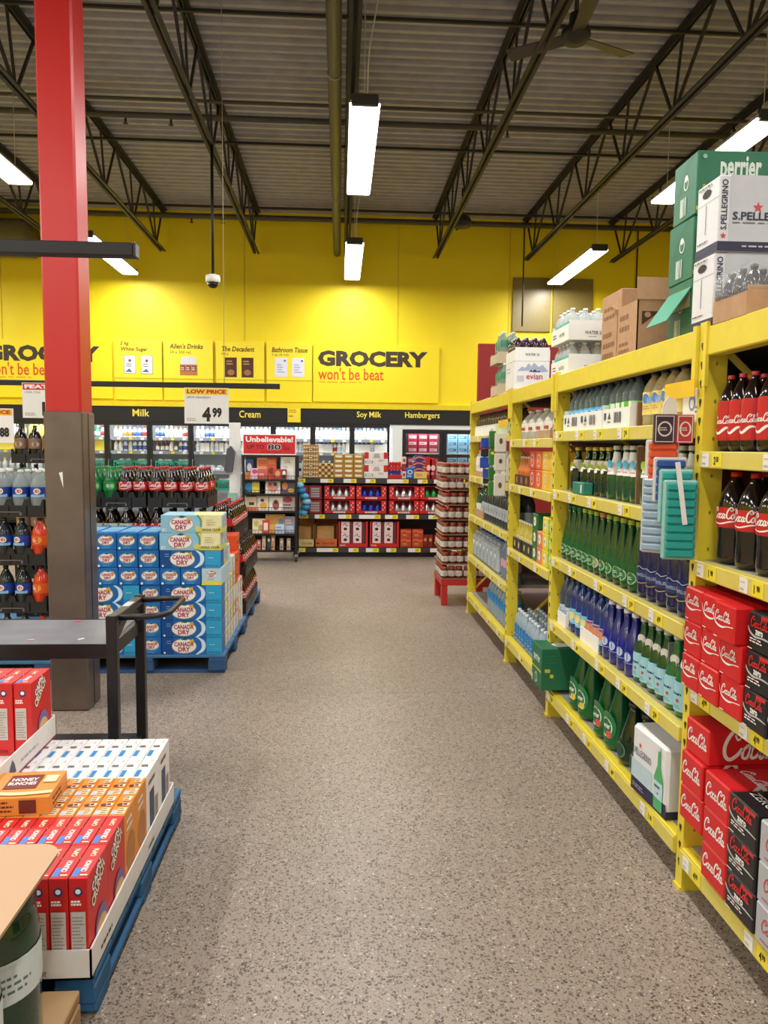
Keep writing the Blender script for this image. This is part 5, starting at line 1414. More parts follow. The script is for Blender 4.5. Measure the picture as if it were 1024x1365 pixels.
kk = carton('orange_candy_box', .155, .2, .125, M('b8431f', .45), {'front': Dec().stroke([(.01, .09), (.05, .11), (.1, .09), (.145, .1)], .02, M('e0703a', .5)).lines(.03, .03, .12, .06, M('f0b080', .5), 2)})
for c in range(2):
    for l in range(2):
        gput(kk, 542+c*16, z+l*.126, 'orange red candy box, %s %s of four' % (('lower', 'upper')[l], ('left', 'right')[c]), 'orange red candy boxes')
for i, x in enumerate((569, 576, 584, 592)):
    thing('candy_bag', 'dark red candy bag beside orange boxes, %s' % ('first', 'second', 'third', 'fourth')[i], 'candy', (gx(x), GY+.1, z), group='dark red candy bags', me=foil_bag(.065, .17, .05, M('8f2a22', .35)).dec(Dec().ell(.032, .1, .02, .025, M('d0a060', .5)), (-.0325, -.025, 0), (1, 0, 0), (0, 0, 1)).mesh('candy_bag'))

# ================================================================== book rack on casters
BX0, BX1, BY = -1.27, -.575, 10.02
t = thing('book_rack', 'black wire book rack on casters under a red sign', 'rack', (0, BY, 0))
for x in (BX0, BX1):
    for y in (0, .38):
        ob('rack_post', MB().box(x-.015, x+.015, y-.015, y+.015, .1, 1.42, BLACK).mesh('rack_post'), t)
        o = ob('caster', MB().tube([(x-.014, y, .04), (x+.014, y, .04)], .04, M('2a2a2c', .5), 12).mesh('caster'), t)
        ob('caster_fork', MB().box(x-.022, x+.022, y-.02, y+.02, .06, .1, M('b9b9bc', .3, .8)).mesh('caster_fork'), o)
RZS = (1.1, .92-.01, .68, .375, .15)
for z in RZS:
    b = MB().box(BX0, BX1, 0, .38, z-.02, z, BLACK)
    for k in range(16):
        x = BX0+.02+k*(BX1-BX0-.04)/15
        b.box(x-.002, x+.002, -.008, -.004, z, z+.05, BLACK)
    b.box(BX0, BX1, -.009, -.003, z+.048, z+.054, BLACK)
    ob('wire_shelf', b.mesh('wire_shelf'), t)
ob('back_mesh', MB().box(BX0, BX1, .37, .376, .15, 1.41, M('1c1a1b', .6)).mesh('back_mesh'), t)
ob('top_rail', MB().box(BX0, BX1, -.012, .012, 1.4, 1.425, BLACK).mesh('top_rail'), t)
w, h = .7, .27
t = thing('red_sale_sign', 'red sign reading Unbelievable, up to 80 percent off', 'sign', (-.925, BY-.02, 1.43), me=MB().box(-w/2, w/2, -.004, .004, 0, h, WHITE).mesh('red_sale_sign'))
d = Dec().rect(.012, .012, w-.012, h-.012, SIGNR).text('Unbelievable!', w/2, .165, .075, WHITE, w=.62, bold=.035)
d.text('UP TO', .06, .075, .055, INK, 'l', w=.22, bold=.015).text('80', .32, .06, .085, WHITE, 'l', w=.185, bold=.06).text('80', .325, .064, .077, INK, 'l', w=.175, bold=.03).text('%', .53, .1, .035, INK, 'l').text('OFF', .53, .06, .035, INK, 'l').lines(.25, .03, .6, .045, M('8e1a20', .5), 1)
ob('printed_face', MB().dec(d, (-w/2, -.004, 0), (1, 0, 0), (0, 0, 1)).mesh('printed_face', False), t)
def book(x, z, w, h, base, arts, label, lean=8, dy=.0):
    d = Dec()
    for a in arts:
        kind, *q = a
        if kind == 'e':
            d.ell(q[0]*w, q[1]*h, q[2]*w, q[3]*h, M(q[4], .5))
        elif kind == 'r':
            d.rect(q[0]*w, q[1]*h, q[2]*w, q[3]*h, M(q[4], .5))
        else:
            d.lines(q[0]*w, q[1]*h, q[2]*w, q[3]*h, M(q[4], .5), 2)
    th = .02
    t = thing('book', label, 'book', (x, BY+.06+dy, z), me=MB().box(-w/2, w/2, 0, th, 0, h, M(base, .4), .002).mesh('book'), rot=(R(-lean), 0, 0))
    ob('cover_print', MB().dec(d, (-w/2, 0, 0), (1, 0, 0), (0, 0, 1)).mesh('cover_print', False), t)
def bx(px):
    return BX0+.02+(px-324)*(BX1-BX0-.04)/(393-324)
z = 1.101
book(bx(329), z, .1, .27, '2f4f8e', [('e', .5, .6, .3, .2, 'e8e0d8'), ('r', .0, 0, 1, .35, 'e0892c')], 'navy and orange book at left of top book row')
book(bx(337), z, .11, .15, 'e8b9cf', [('e', .5, .7, .35, .2, 'c23a7a'), ('l', .1, .1, .9, .4, 'f4ece8')], 'pink book with magenta emblem on the top book row', 8, -.03)
book(bx(347), z, .14, .29, 'd9a27a', [('r', .1, .6, .9, .9, 'e06a3a'), ('l', .1, .3, .9, .5, 'f2e4d0')], 'tan book with orange panel on the top book row')
book(bx(348), z, .13, .14, 'c8564c', [('l', .15, .3, .85, .6, 'f2e4d8')], 'small coral book at front of the top book row', 8, -.04)
book(bx(360), z, .13, .29, 'd2552a', [('r', .1, .7, .9, .9, 'e8894a'), ('e', .5, .4, .3, .15, '7a2a1a')], 'orange red book on the top book row')
book(bx(369), z, .13, .14, 'b8382e', [('e', .5, .55, .25, .3, 'd8a06a')], 'small red book with gold emblem on the top row', 8, -.04)
book(bx(378), z, .07, .14, '8a3a34', [('e', .5, .6, .3, .25, 'f0ece6'), ('e', .5, .3, .3, .2, '2a2224')], 'narrow brown book with pale emblem on the top row', 8, -.05)
book(bx(383), z, .21, .31, 'efece4', [('l', .3, .7, .8, .85, '8a7a74'), ('l', .2, .5, .6, .6, 'b09a94'), ('r', 0, 0, .04, 1, '3a4a8a')], 'large white book at right of top book row')
z = RZS[1]+.001
book(bx(333), z, .2, .175, '3a4a58', [('e', .3, .5, .25, .35, '2f8fd0'), ('r', .5, .1, .98, .9, 'e8d84a')], 'blue and yellow picture book on the second row')
book(bx(362), z, .2, .18, 'efe6e0', [('e', .5, .5, .36, .4, 'd89a8a'), ('e', .3, .7, .12, .14, 'c8304a'), ('e', .65, .7, .12, .14, '4a3a4a')], 'white picture book with pink figures on the second row')
book(bx(383.5), z, .18, .18, '5a4a5c', [('e', .25, .6, .2, .3, 'e8925a'), ('e', .7, .25, .25, .15, 'd8b84a')], 'purple picture book with orange figure on second row')
z = RZS[2]+.001
book(bx(332), z, .17, .19, 'dcc8a8', [('r', .3, .4, .7, .6, '3a2a24'), ('r', 0, 0, 1, .2, 'e0704a')], 'beige book with dark plaque on the third row')
book(bx(347), z, .17, .2, 'e6dcc6', [('e', .5, .7, .15, .12, '7a2a4a'), ('e', .6, .35, .3, .2, 'e0a83c')], 'cream book with heart shape on the third row')
book(bx(366), z, .18, .2, 'eee8e2', [('e', .5, .4, .25, .35, 'a8564a'), ('e', .5, .55, .12, .12, '3a2a2e')], 'white book with brown pattern on the third row')
book(bx(384.5), z, .18, .2, 'b9a8a0', [('e', .4, .75, .35, .2, 'b02a5a'), ('l', .1, .1, .9, .5, '4a3a3c')], 'grey book with magenta arch on the third row')
z = RZS[3]+.001
book(bx(342), z, .17, .2, 'e9e0b8', [('e', .3, .65, .2, .2, 'c8b86a'), ('e', .65, .4, .2, .2, 'b8a05a')], 'cream patterned book on the fourth row')
book(bx(352), z, .09, .18, 'c83a34', [('r', .2, .2, .8, .8, 'efe2d8')], 'red framed book on the fourth row', 8, -.02)
book(bx(365), z, .26, .26, 'c58f3c', [('r', .05, .05, .95, .45, 'd8a85a'), ('e', .8, .6, .12, .2, '5a7a9a')], 'large ochre book at back of fourth row')
book(bx(372), z, .12, .13, 'b9cbe0', [('l', .1, .2, .9, .8, '6a86b0')], 'small pale blue book on the fourth row', 8, -.04)
book(bx(385), z, .15, .23, '9a8f9c', [('r', .1, .1, .9, .45, 'b4c6da'), ('l', .1, .55, .9, .85, 'd8c8c0')], 'grey book with blue panel at right of fourth row')
z = RZS[4]+.001
for i, (x, c, hh) in enumerate(((329, 'b8a88a', .12), (335, 'd8cfae', .13), (342, 'd8785a', .14), (349, 'c9b9a8', .19), (356, '3a3a40', .19), (362, 'cf9a6a', .2), (374, 'b9a08c', .16), (384, 'c9b09c', .16))):
    book(bx(x), z, .05, hh, c, [('e', .5, .7, .3, .12, 'f0e8dc'), ('l', .2, .2, .8, .4, '4a3a34')], 'narrow paperback, %s from the left on the lowest book row' % ('first', 'second', 'third', 'fourth', 'fifth', 'sixth', 'seventh', 'eighth')[i])
# clip strip of blue packs beside the rack
t = thing('clip_strip', 'strip of crinkled blue packs hanging between book rack and candy', 'display strip', (-.5, 10.3, 0))
ob('strip', MB().bar((-.02, 0, .55), (-.06, 0, 1.12), .02, .003, M('c8a87a', .5)).mesh('strip'), t)
for k in range(6):
    zz = .6+k*.075
    ob('packet', MB().lathe([(.02, 0), (.065, .02), (.07, .05), (.05, .075), (.015, .085)], M(('4aa0cc', '2f7fb8', '7fc0dc')[k % 3], .25, var=.15, sc=40), 7).mesh('packet'), t, (.0+.05*math.sin(k*.9), -.03, zz))
# white panel stand with a grey cloth, left of the rack
t = thing('white_stand', 'white narrow display stand left of the book rack', 'stand', (-1.4, 10.15, 0))
ob('panel', MB().box(-.075, .075, 0, .05, .02, 1.85, M('e9e9ec', .5), .005).mesh('panel'), t)
ob('foot', MB().box(-.1, .1, -.1, .15, 0, .02, M('c9c9cc', .5)).mesh('foot'), t)
thing('grey_cloth', 'dark grey cloth hanging on the white stand', 'cloth', (-1.47, 10.09, 1.2), me=MB().prism([(-.06, .02), (-.02, -.02), (.05, .0), (.085, .26), (.03, .34), (-.02, .3)], -.03, .03, M('55545c', .9, bump=.5)).mesh('grey_cloth'))
thing('teal_packet', 'small teal card hanging low on the white stand', 'packet', (-1.43, 10.1, .72), me=MB().box(-.06, .06, -.01, .01, 0, .2, M('8fb8ac', .5), .004).dec(Dec().ell(.06, .06, .03, .03, M('b83a4a', .5)), (-.06, -.01, 0), (1, 0, 0), (0, 0, 1)).mesh('teal_packet'))

# ================================================================== jar stack on red stand
SX0, SX1, SY0, SY1 = 1.0, 1.42, 7.22, 7.78
t = thing('red_stand', 'low red stand with legs under the jar stack', 'stand', (0, 0, 0))
RS = M('c22a24', .5)
ob('stand_top', MB().box(SX0, SX1, SY0, SY1, .2, .26, RS, .004).mesh('stand_top'), t)
for x in (SX0+.005, SX1-.065):
    for y in (SY0+.005, SY1-.065):
        ob('leg', MB().box(x, x+.06, y, y+.06, 0, .2, RS, .004).mesh('leg'), t)
SAUCE = M('6e2e1e', .15, var=.2, sc=50, coat=.5)
K_jar = bottle('sauce_jar', 'jar', .036, .115, SAUCE, M('a8422c', .35), (.2, .66), M('dcd3cb', .5), Dec().ell(0, .025, .016, .016, M('c8b8aa', .5)).lines(-.02, .008, .02, .016, M('8a5a4a', .5), 1), 12, 3, cat='jar')
LV = ('lowest', 'second', 'third', 'fourth', 'fifth', 'sixth', 'seventh', 'top')
kt = carton('tray_board', .43, .56, .008, M('8a6a50', .7))
for l in range(8):
    z = .261+l*.145
    ox = (0, .008, -.006, .004, -.012, .01, -.004, .0)[l]
    put(kt, (1.21+ox*.5, 7.5, z), 'brown tray board under %s jar layer' % LV[l], 'tray boards between jars')
    for i in range(6):
        put(K_jar, (1.035+i*.0725+(.012 if i > 2 else 0)+ox, 7.27, z+.0085), 'sauce jar with white label, front of %s layer' % LV[l], 'sauce jars', random.uniform(-.5, .5))
    for j in range(1, 6):
        put(K_jar, (1.035+ox, 7.27+j*.075, z+.0085), 'sauce jar with white label, side of %s layer' % LV[l], 'sauce jars', random.uniform(-2, -1))
    if l == 7:
        for i in range(1, 6):
            for j in range(1, 4):
                put(K_jar, (1.035+i*.0725+(.012 if i > 2 else 0)+ox, 7.27+j*.075, z+.0085), 'sauce jar inside the top layer', 'sauce jars inside')
# ================================================================== soda pallets (left)
PBL = M('2f5280', .75, var=.2, sc=6, bump=.3, name='blue_pallet_wood')
PBLL = M('44719c', .75, var=.18, sc=6)
def pallet(x0, x1, y0, y1, label, mat=PBL, h=.128, mat2=None, runner=False):
    t = thing('wooden_pallet', label, 'pallet', ((x0+x1)/2, (y0+y1)/2, 0))
    w, d = x1-x0, y1-y0
    n = max(5, int(d/.15))
    bd = MB().box(-w/2, w/2, -.5*d/n+.008, .5*d/n-.008, h-.02, h, mat2 or mat, .003).mesh('deck_board')
    for k in range(n):
        ob('deck_board', bd, t, (0, -d/2+d*(k+.5)/n, 0))
    st = MB().box(-.05, .05, -d/2, d/2, h-.04, h-.0205, mat).mesh('stringer')
    bk = MB().box(-.055, .055, -.07, .07, .0365 if runner else .02, h-.0405, mat, .004).mesh('block')
    bb = MB().box(-w/2, w/2, -.05, .05, 0, .0195, mat).mesh('bottom_board')
    if runner:
        rn = MB().box(-.055, .055, -d/2, d/2, .0195, .036, mat).mesh('runner_board')
        for s in (-1, 1):
            ob('runner_board', rn, t, (s*(w/2-.055), 0, 0))
    for s in (-1, 0, 1):
        ob('stringer', st, t, (s*(w/2-.055), 0, 0))
        ob('bottom_board', bb, t, (0, s*(d/2-.07), 0))
        for r in (-1, 0, 1):
            ob('block', bk, t, (s*(w/2-.056), r*(d/2-.071), 0))
    return t
PH = .1285
pallet(-1.84, -.775, 5.05, 6.24, 'blue pallet under the blue ginger ale cartons', mat2=PBLL)
pallet(-1.84, -.785, 6.28, 7.47, 'blue pallet at the aisle under dark cola crates', mat2=PBLL)
pallet(-2.95, -1.88, 4.92, 6.1, 'blue pallet behind the steel column at left', mat2=PBLL)
pallet(-2.95, -1.88, 6.15, 7.35, 'blue pallet at the back left under tall crates', mat2=PBLL)
# ---- ginger ale twelve packs
CD = M('1768b4', .4, var=.05, name='carton_blue'); CDD = M('0f4a93', .4); CDL = M('2fa3d4', .4); CDLL = M('7fc4e6', .4)
CDR = M('b3203a', .5); LEAF = M('1c5a3c', .5); GMAP = M('d8b03c', .5); YSO = M('e6d85a', .45)
def cd_logo(d, cx, cy, s):
    d.ell(cx, cy, .075*s, .047*s, M('b9a46a', .5), 20).ell(cx, cy, .071*s, .043*s, WHITE, 20)
    d.poly([(cx-.02*s, cy+.04*s), (cx+.0*s, cy+.052*s), (cx+.03*s, cy+.045*s), (cx+.01*s, cy+.036*s)], LEAF)
    d.poly([(cx+.03*s, cy+.03*s), (cx+.055*s, cy+.045*s), (cx+.062*s, cy+.02*s), (cx+.045*s, cy+.012*s)], GMAP)
    d.text('CANADA', cx, cy-.002*s, .028*s, CDR, w=.118*s, bold=.03).text('DRY', cx, cy-.034*s, .028*s, CDR, w=.07*s, bold=.03)
    return d
w, dp_, h = .405, .134, .1185
def cd_long(soda=False):
    if soda:
        d = Dec().rect(.235, .001, w-.001, h-.001, YSO).poly([(.0, .001), (.24, .001), (.262, h*.3), (.266, h*.7), (.25, h-.001), (0, h-.001)], M('8fc6e2', .4))
        d.stroke([(.245, 0), (.264, h*.35), (.262, h*.75), (.24, h)], .012, M('4f9a8a', .4)).poly([(.27, h*.2), (.34, h*.1), (.4, h*.4), (.4, h), (.28, h)], M('ece6b4', .45))
        cd_logo(d, .135, h*.5, 1.1)
        d.ell(.248, h*.22, .022, .02, M('d8cf6a', .5)).text('SODA CLUB', .335, h*.12, h*.13, M('1f4a3c', .5), w=.12, bold=.02).lines(.3, h*.4, .37, h*.8, M('a8924a', .5), 3, .25).bars(.01, h*.06, .04, h*.25, WHITE, 6)
        return d
    d = Dec().rect(.001, .001, .1, h-.001, CDD).poly([(.08, .001), (.3, .001), (.32, h*.5), (.3, h-.001), (.08, h-.001)], CD).rect(.3, .001, w-.001, h-.001, CDL)
    d.poly(spline([(.25, h), (.285, h*.8), (.295, h*.5), (.28, h*.2), (.24, 0)], 4)+spline([(.225, 0), (.262, h*.3), (.268, h*.55), (.26, h*.8), (.235, h)], 4), M('d6ecf6', .4))
    cd_logo(d, .15, h*.5, 1.12)
    d.ell(.02, h*.12, .007, .007, WHITE).lines(.035, h*.6, .075, h*.85, CDLL, 2, .3).text('GINGER ALE', .345, h*.1, h*.1, CDD, w=.09).lines(.32, h*.55, .37, h*.62, WHITE, 1)
    return d
def cd_end(pale=False):
    d = Dec()
    ww = dp_
    if pale:
        d.rect(.001, .001, ww-.001, h*.25, YSO)
        return cd_logo(d, ww/2, h*.62, .5).lines(.04, h*.3, .1, h*.36, LEAF, 1)
    d.ell(ww/2, h*.52, .055, .045, M('2f86c8', .4), 20).ell(ww*.5, h*.55, .04, .034, CDLL, 16)
    cd_logo(d, ww/2, h*.55, .7)
    return d.ell(.018, h*.12, .008, .008, WHITE).lines(.04, h*.1, .11, h*.16, CDLL, 1, .4)
CT = Dec().ell(.2, .067, .075, .045, CDLL).text('CANADA DRY', .2, .055, .03, CDR, w=.11, bold=.02)
K_gl = carton('ginger_ale_carton', w, dp_, h, CD, {'front': cd_long(), 'top': CT}, .004)
K_ge = carton('ginger_ale_carton', dp_, w, h, CD, {'front': cd_end(), 'top': Dec().rect(.01, .06, .124, .34, CDLL).text('CANADA DRY', .067, .16, .03, CDR, w=.1, bold=.02)}, .004)
PALE = M('cfd9dc', .45)
K_sl = carton('soda_carton', w, dp_, h, M('a9d2e4', .4), {'front': cd_long(True), 'top': Dec().rect(.2, .005, .4, .129, M('e9e2a4', .5)), 'right': cd_end(True)}, .004)
K_se = carton('soda_carton', dp_, w, h, M('b9d6e4', .4), {'front': cd_end(True)}, .004)
FY = 5.07
xr = -.793
gA = 'ginger ale cartons on the blue pallet'
RW = ('first', 'second', 'third', 'fourth', 'fifth', 'sixth', 'seventh', 'eighth')
def cx_(x):      # a carton whose right end is x
    return x
for l in range(4):
    z = PH+l*(h+.0006)
    put(K_gl, (xr-w/2, FY+dp_/2, z), 'blue ginger ale carton lying lengthwise at right, %s row from below' % RW[l], gA)
    put(K_ge, (xr-w-.004-dp_/2, FY+w/2+.004, z), 'blue ginger ale carton end-on in the middle, %s row from below' % RW[l], gA)
    put(K_gl, (xr-w-dp_-.01-w/2, FY+dp_/2, z), 'blue ginger ale carton lying lengthwise at left, %s row from below' % RW[l], gA)
    for j in range(1, 3):      # filling behind
        put(K_gl, (xr-w-dp_-.01-w/2, FY+dp_*(j+.5)+.006*j, z), 'blue ginger ale carton behind the left stack, %s row, %s rank' % (RW[l], RW[j]), gA)
z = PH+4*(h+.0006)
put(K_se, (xr-dp_/2, FY+w/2, z), 'pale lemon soda carton end-on at the right corner', gA)
for k in range(6):
    put(K_ge, (xr-dp_-.004-(k+.5)*(dp_+.003), FY+w/2, z), 'blue ginger ale carton end-on, fifth row, %s from the right' % RW[k], gA)
for r in (5, 6):
    z = PH+r*(h+.0006)
    put(K_gl if r == 5 else K_sl, (xr-w/2-.004, FY+dp_/2, z), 'blue ginger ale carton lengthwise on the end-on row' if r == 5 else 'lower of two yellow soda cartons at top', gA)
    for k in range(4):
        put(K_ge, (xr-w-.012-(k+.5)*(dp_+.004), FY+w/2, z), 'blue ginger ale carton end-on, %s row, %s from the right' % (RW[r], RW[k]), gA, random.uniform(-.01, .01))
put(K_sl, (xr-w/2+.006, FY+dp_/2, PH+7*(h+.0006)), 'topmost yellow soda carton of the stack', gA)
# right flank of the stack, behind the front rank
FL = [('pale blue', M('c3d3d8', .45)), ('yellow', M('d9cf5a', .45)), ('cream', M('e2dcc4', .45)), ('grey white', M('d3d3cc', .45)), ('coral', M('d8907a', .45))]
flk = [carton('soda_carton', w, dp_, h, m_, {'right': Dec().ell(.067, .06, .03, .03, WHITE).lines(.03, .05, .1, .07, M('a8b0b4', .5), 2).rect(.002, .002, .012, h-.002, M('9aa6ac', .5))}, .004) for _, m_ in FL]
for j, top_ in ((1, 8), (2, 6), (3, 5), (4, 4)):
    for l in range(top_):
        if j == 1 and l == 4:
            continue
        c = (0, 1, 2, 3, 4)[(l*2+j) % 4 if j < 4 else 4 if l % 2 else 3]
        if j == 1 and l >= 5:
            kk, nm = K_sl, 'yellow lemon'
        else:
            kk, nm = flk[c], FL[c][0]
        if j in (1, 2) and l == 4:
            continue
        yy_ = FY+dp_*(j+.5)+.004*j
        put(kk, (xr-w/2-.003, yy_+(w-2*dp_-.012 if (l == 4) else 0), PH+l*(h+.0006)), '%s soda carton on the right flank, rank %s, row %s' % (nm, RW[j], RW[l]), gA)
OC = M('dd4f1f', .45)
K_oc = carton('orange_soda_carton', .2, dp_, h, OC, {'right': Dec().ell(.067, .06, .04, .03, M('f0a040', .5)).text('CRUSH', .067, .045, .028, M('2a3a1a', .5), w=.08, bold=.04), 'front': Dec().ell(.1, .06, .05, .035, M('f0a040', .5)).text('CRUSH', .1, .045, .03, M('2a3a1a', .5), w=.1, bold=.04)}, .004)
for j in range(3):
    for l in range(4, 7 if j else 6):
        put(K_oc, (xr-.1-.012*j, FY+dp_*(j+5.5)+.03-(.55 if False else 0), PH+(l-1+.0)*(h+.0006) if j == 0 else PH+(l-1)*(h+.0006)), 'orange soda carton, %s rank, row %s from below' % (RW[j], RW[l-1]), 'orange soda cartons')
for j in range(3):
    for l in range(3):
        put(flk[(3, 4, 2)[(l+j) % 3]], (xr-w/2-.003, FY+dp_*(j+5.5)+.03, PH+l*(h+.0006)), '%s carton under the orange soda, %s rank, row %s' % (FL[(3, 4, 2)[(l+j) % 3]][0], RW[j], RW[l]), gA)

# ---- bottle crates
CRB = M('1b191b', .45, var=.1)
SPC = .113
def crate_mesh(nx, ny):
    W_, D_ = nx*SPC, ny*SPC
    b = MB().box(-W_/2, W_/2, -D_/2, D_/2, 0, .012, CRB)
    def wall(L_, n):
        p = [(-L_/2, .012)]
        p2 = []
        for k in range(n):
            a = -L_/2+L_*k/n; e = L_/n
            p2 += [(a, .115), (a+e*.14, .115), (a+e*.26, .075), (a+e*.74, .075), (a+e*.86, .115)]
        p2.append((L_/2, .115))
        return [(-L_/2, .012), (L_/2, .012)]+p2[::-1]
    b.prism(wall(W_, nx), -D_/2, -D_/2+.006, CRB).prism(wall(W_, nx), D_/2-.006, D_/2, CRB)
    b.prism(wall(D_, ny), -W_/2, -W_/2+.006, CRB, 'x').prism(wall(D_, ny), W_/2-.006, W_/2, CRB, 'x')
    for k in range(1, nx):
        b.box(-W_/2+k*SPC-.003, -W_/2+k*SPC+.003, -D_/2, D_/2, .012, .07, CRB)
    # handle slot, paler rim
    b.box(-.07, .07, -D_/2-.002, -D_/2, .03, .036, M('6a6a6e', .4)).box(-.078, -.066, -D_/2-.002, -D_/2, .012, .03, M('6a6a6e', .4)).box(.066, .078, -D_/2-.002, -D_/2, .012, .03, M('6a6a6e', .4))
    return b.mesh('bottle_crate')
K_cr = Kit('bottle_crate', 'crate', crate_mesh(4, 2))
GA = M('c3cfd0', .06, trans=.6, coat=.4, var=.05)
DBL = M('1d3f9a', .4)
dga = Dec().rect(-.045, .0, .045, .016, M('8fbfe6', .4), 8).poly([(-.045, .0), (.045, .0), (.045, .02), (.01, .01), (-.02, .022), (-.045, .012)], M('a9d2ee', .4)).ell(0, .038, .022, .019, WHITE, 14).ell(0, .038, .015, .012, M('d8704a', .4), 10)
K_ga = bottle('ginger_ale_bottle', 'pet', .052, .292, GA, M('eceae4', .4), (.4, .62), DBL, dga, 16, 2)
K_gag = bottle('ginger_ale_bottle', 'pet', .052, .292, GA, M('1f7a4a', .4), (.4, .62), DBL, dga, 14, 2)
K_gak = bottle('ginger_ale_bottle', 'pet', .052, .292, M('2a3238', .1, trans=.15, coat=.4), M('2a2a2c', .4), (.4, .62), DBL, dga, 16, 2)
OR2 = M('d8401c', .15, trans=.1, coat=.4)
dor = Dec().ell(0, .035, .03, .022, M('f0a03c', .4)).script(-.035, .025, .07, WHITE, 4)
K_or = bottle('orange_soda_bottle', 'pet', .052, .292, OR2, M('3a1a16', .4), (.4, .62), M('e2591f', .4), dor, 16, 2)
SPG = M('12703a', .1, trans=.2, coat=.4)
dsp = Dec().ell(0, .032, .03, .022, M('7fc86a', .4)).lines(-.03, .02, .03, .045, WHITE, 2)
K_sp = bottle('lime_soda_bottle', 'pet', .052, .292, SPG, M('1f8a4a', .4), (.4, .62), M('1a7f42', .4), dsp, 16, 2)
K_dk2 = bottle('dark_soda_bottle', 'pet', .052, .292, COLA, M('dcdad6', .4), (.4, .62), M('cfd0c4', .4), Dec().ell(0, .032, .03, .022, M('5a8a5a', .4)), 14, 2)
K_cl = bottle('cola_bottle', 'pet', .052, .292, COLA, CAPR, (.4, .62), LABR, cola_label(.052, .064), 16, 2)
K_clk = bottle('cola_bottle', 'pet', .052, .292, COLA, M('2a1c1c', .4), (.4, .62), LABR, cola_label(.052, .064), 14, 2)
PITCH = .315
K_brn = bottle('root_beer_bottle', 'pet', .052, .292, COLA, M('1c1616', .4), (.36, .64), M('8a6a58', .4), Dec().ell(0, .035, .03, .02, M('c9b09c', .4)), 14, 2)
TIER = ('lowest', 'second', 'third', 'top')
# left pallet: soda bottles behind the column
for l in range(4):
    z = PH+l*PITCH
    for cxi in range(2):
        for r in range(2 if l == 3 else 1):
            put(K_cr, (-1.9-.226-cxi*.455, 4.95+.113+r*.23, z), 'black bottle crate, %s tier, %s in the %s rank, left pallet' % (TIER[l], ('right', 'left')[cxi], ('front', 'rear')[r]), 'black bottle crates')
    for i in range(8):
        x = -1.9-.0565-i*SPC-(.003 if i > 3 else 0)
        for r in range(4 if l == 3 else 1):
            if l == 3:
                kk = K_ga if r < 2 or i % 2 else K_gag
                if r == 1 and i in (3, 4):
                    kk = K_or
                nm = {id(K_ga): 'white-cap ginger ale bottle', id(K_gag): 'green-cap ginger ale bottle', id(K_or): 'orange soda bottle'}[id(kk)]
            else:
                kk = K_or if i < 1 else K_gak
                nm = 'orange soda bottle' if kk is K_or else 'dark-cap ginger ale bottle'
            put(kk, (x, 4.95+.0565+r*SPC+(.002 if r > 1 else 0), z+.0125), '%s, %s tier, %s rank, left pallet' % (nm, TIER[l], RW[r]), 'soda bottles on the left pallet', random.uniform(-.3, .3))
# tall back-left crates
for l in range(5):
    z = PH+l*PITCH
    put(K_cr, (-2.42, 6.35, z), 'black crate at back left, %s' % ('lowest', 'second', 'third', 'fourth', 'topmost')[l], 'back left crates')
    for i in range(4):
        put(K_brn, (-2.42-.17+i*SPC, 6.2935, z+.0125), 'brown-label dark bottle in back left crates, %s tier' % RW[l], 'back left bottles', .4*i)
# behind the ginger ale: cola and lime soda, four tiers
for l in range(4):
    z = PH+l*PITCH
    Y0 = 5.75
    for cxi in range(2):
        put(K_cr, (-1.0-.226-cxi*.455+(.0 if l == 3 else .0), Y0+.113, z), 'black crate behind ginger ale, %s tier, %s' % (TIER[l], ('right', 'left')[cxi]), 'black crates behind ginger ale')
    if l < 2:
        for i in range(8):
            put(K_clk, (-1.0-.0565-i*SPC-(.003 if i > 3 else 0), Y0+.0565, z+.0125), 'cola bottle of the %s tier standing behind ginger ale' % TIER[l], 'bottles behind the ginger ale')
        continue
    for cxi in range(2):
        put(K_cr, (-1.0-.226-cxi*.455, Y0+.113+.23, z), 'black crate behind ginger ale, %s tier rear, %s' % (TIER[l], ('right', 'left')[cxi]), 'black crates behind ginger ale')
    for i in range(8):
        x = -1.0-.0565-i*SPC-(.003 if i > 3 else 0)
        for r in range(4):
            if l == 3:
                kk, nm = (K_cl, 'red-cap cola bottle') if i < 6 else (K_sp, 'lime soda bottle')
            else:
                kk, nm = (K_clk, 'dark-cap cola bottle') if i < 5 else (K_dk2, 'pale-label dark soda bottle')
            if l == 2 and r > 1:
                continue
            put(kk, (x, Y0+.0565+r*SPC+(.002 if r > 1 else 0), z+.0125), '%s, %s tier, %s rank, behind ginger ale' % (nm, TIER[l], RW[r]), 'bottles behind the ginger ale', random.uniform(-.35, .35))
# aisle-side cola crates on the second pallet
CRT = R(90)
for l in range(3):
    z = PH+l*PITCH
    ox = -.785-.113-(.07 if l == 2 else 0)
    for c in range(3 if l < 2 else 2):
        y = 6.3+.226+c*.455-(.12 if l == 2 else 0)
        if l < 2 and c == 2:
            y = 6.3+.226+c*.455
        put(K_cr, (ox, min(y, 7.24), z), 'black cola crate at the aisle, %s tier, %s' % (TIER[l], ('near', 'middle', 'far')[c]), 'aisle cola crates', CRT) if not (c == 2) else None
    n = 8
    for i in range(n):
        y = 6.3+.0565+i*SPC+(.003 if i > 3 else 0)-(.12 if l == 2 else 0)
        for r in range(2):
            kk = K_cl if l == 2 else K_clk
            put(kk, (ox+.0565-r*SPC, y, z+.0125), 'cola bottle at the aisle, %s tier, %s rank' % (TIER[l], ('outer', 'inner')[r]), 'aisle cola bottles', R(75)+random.uniform(-.3, .3))
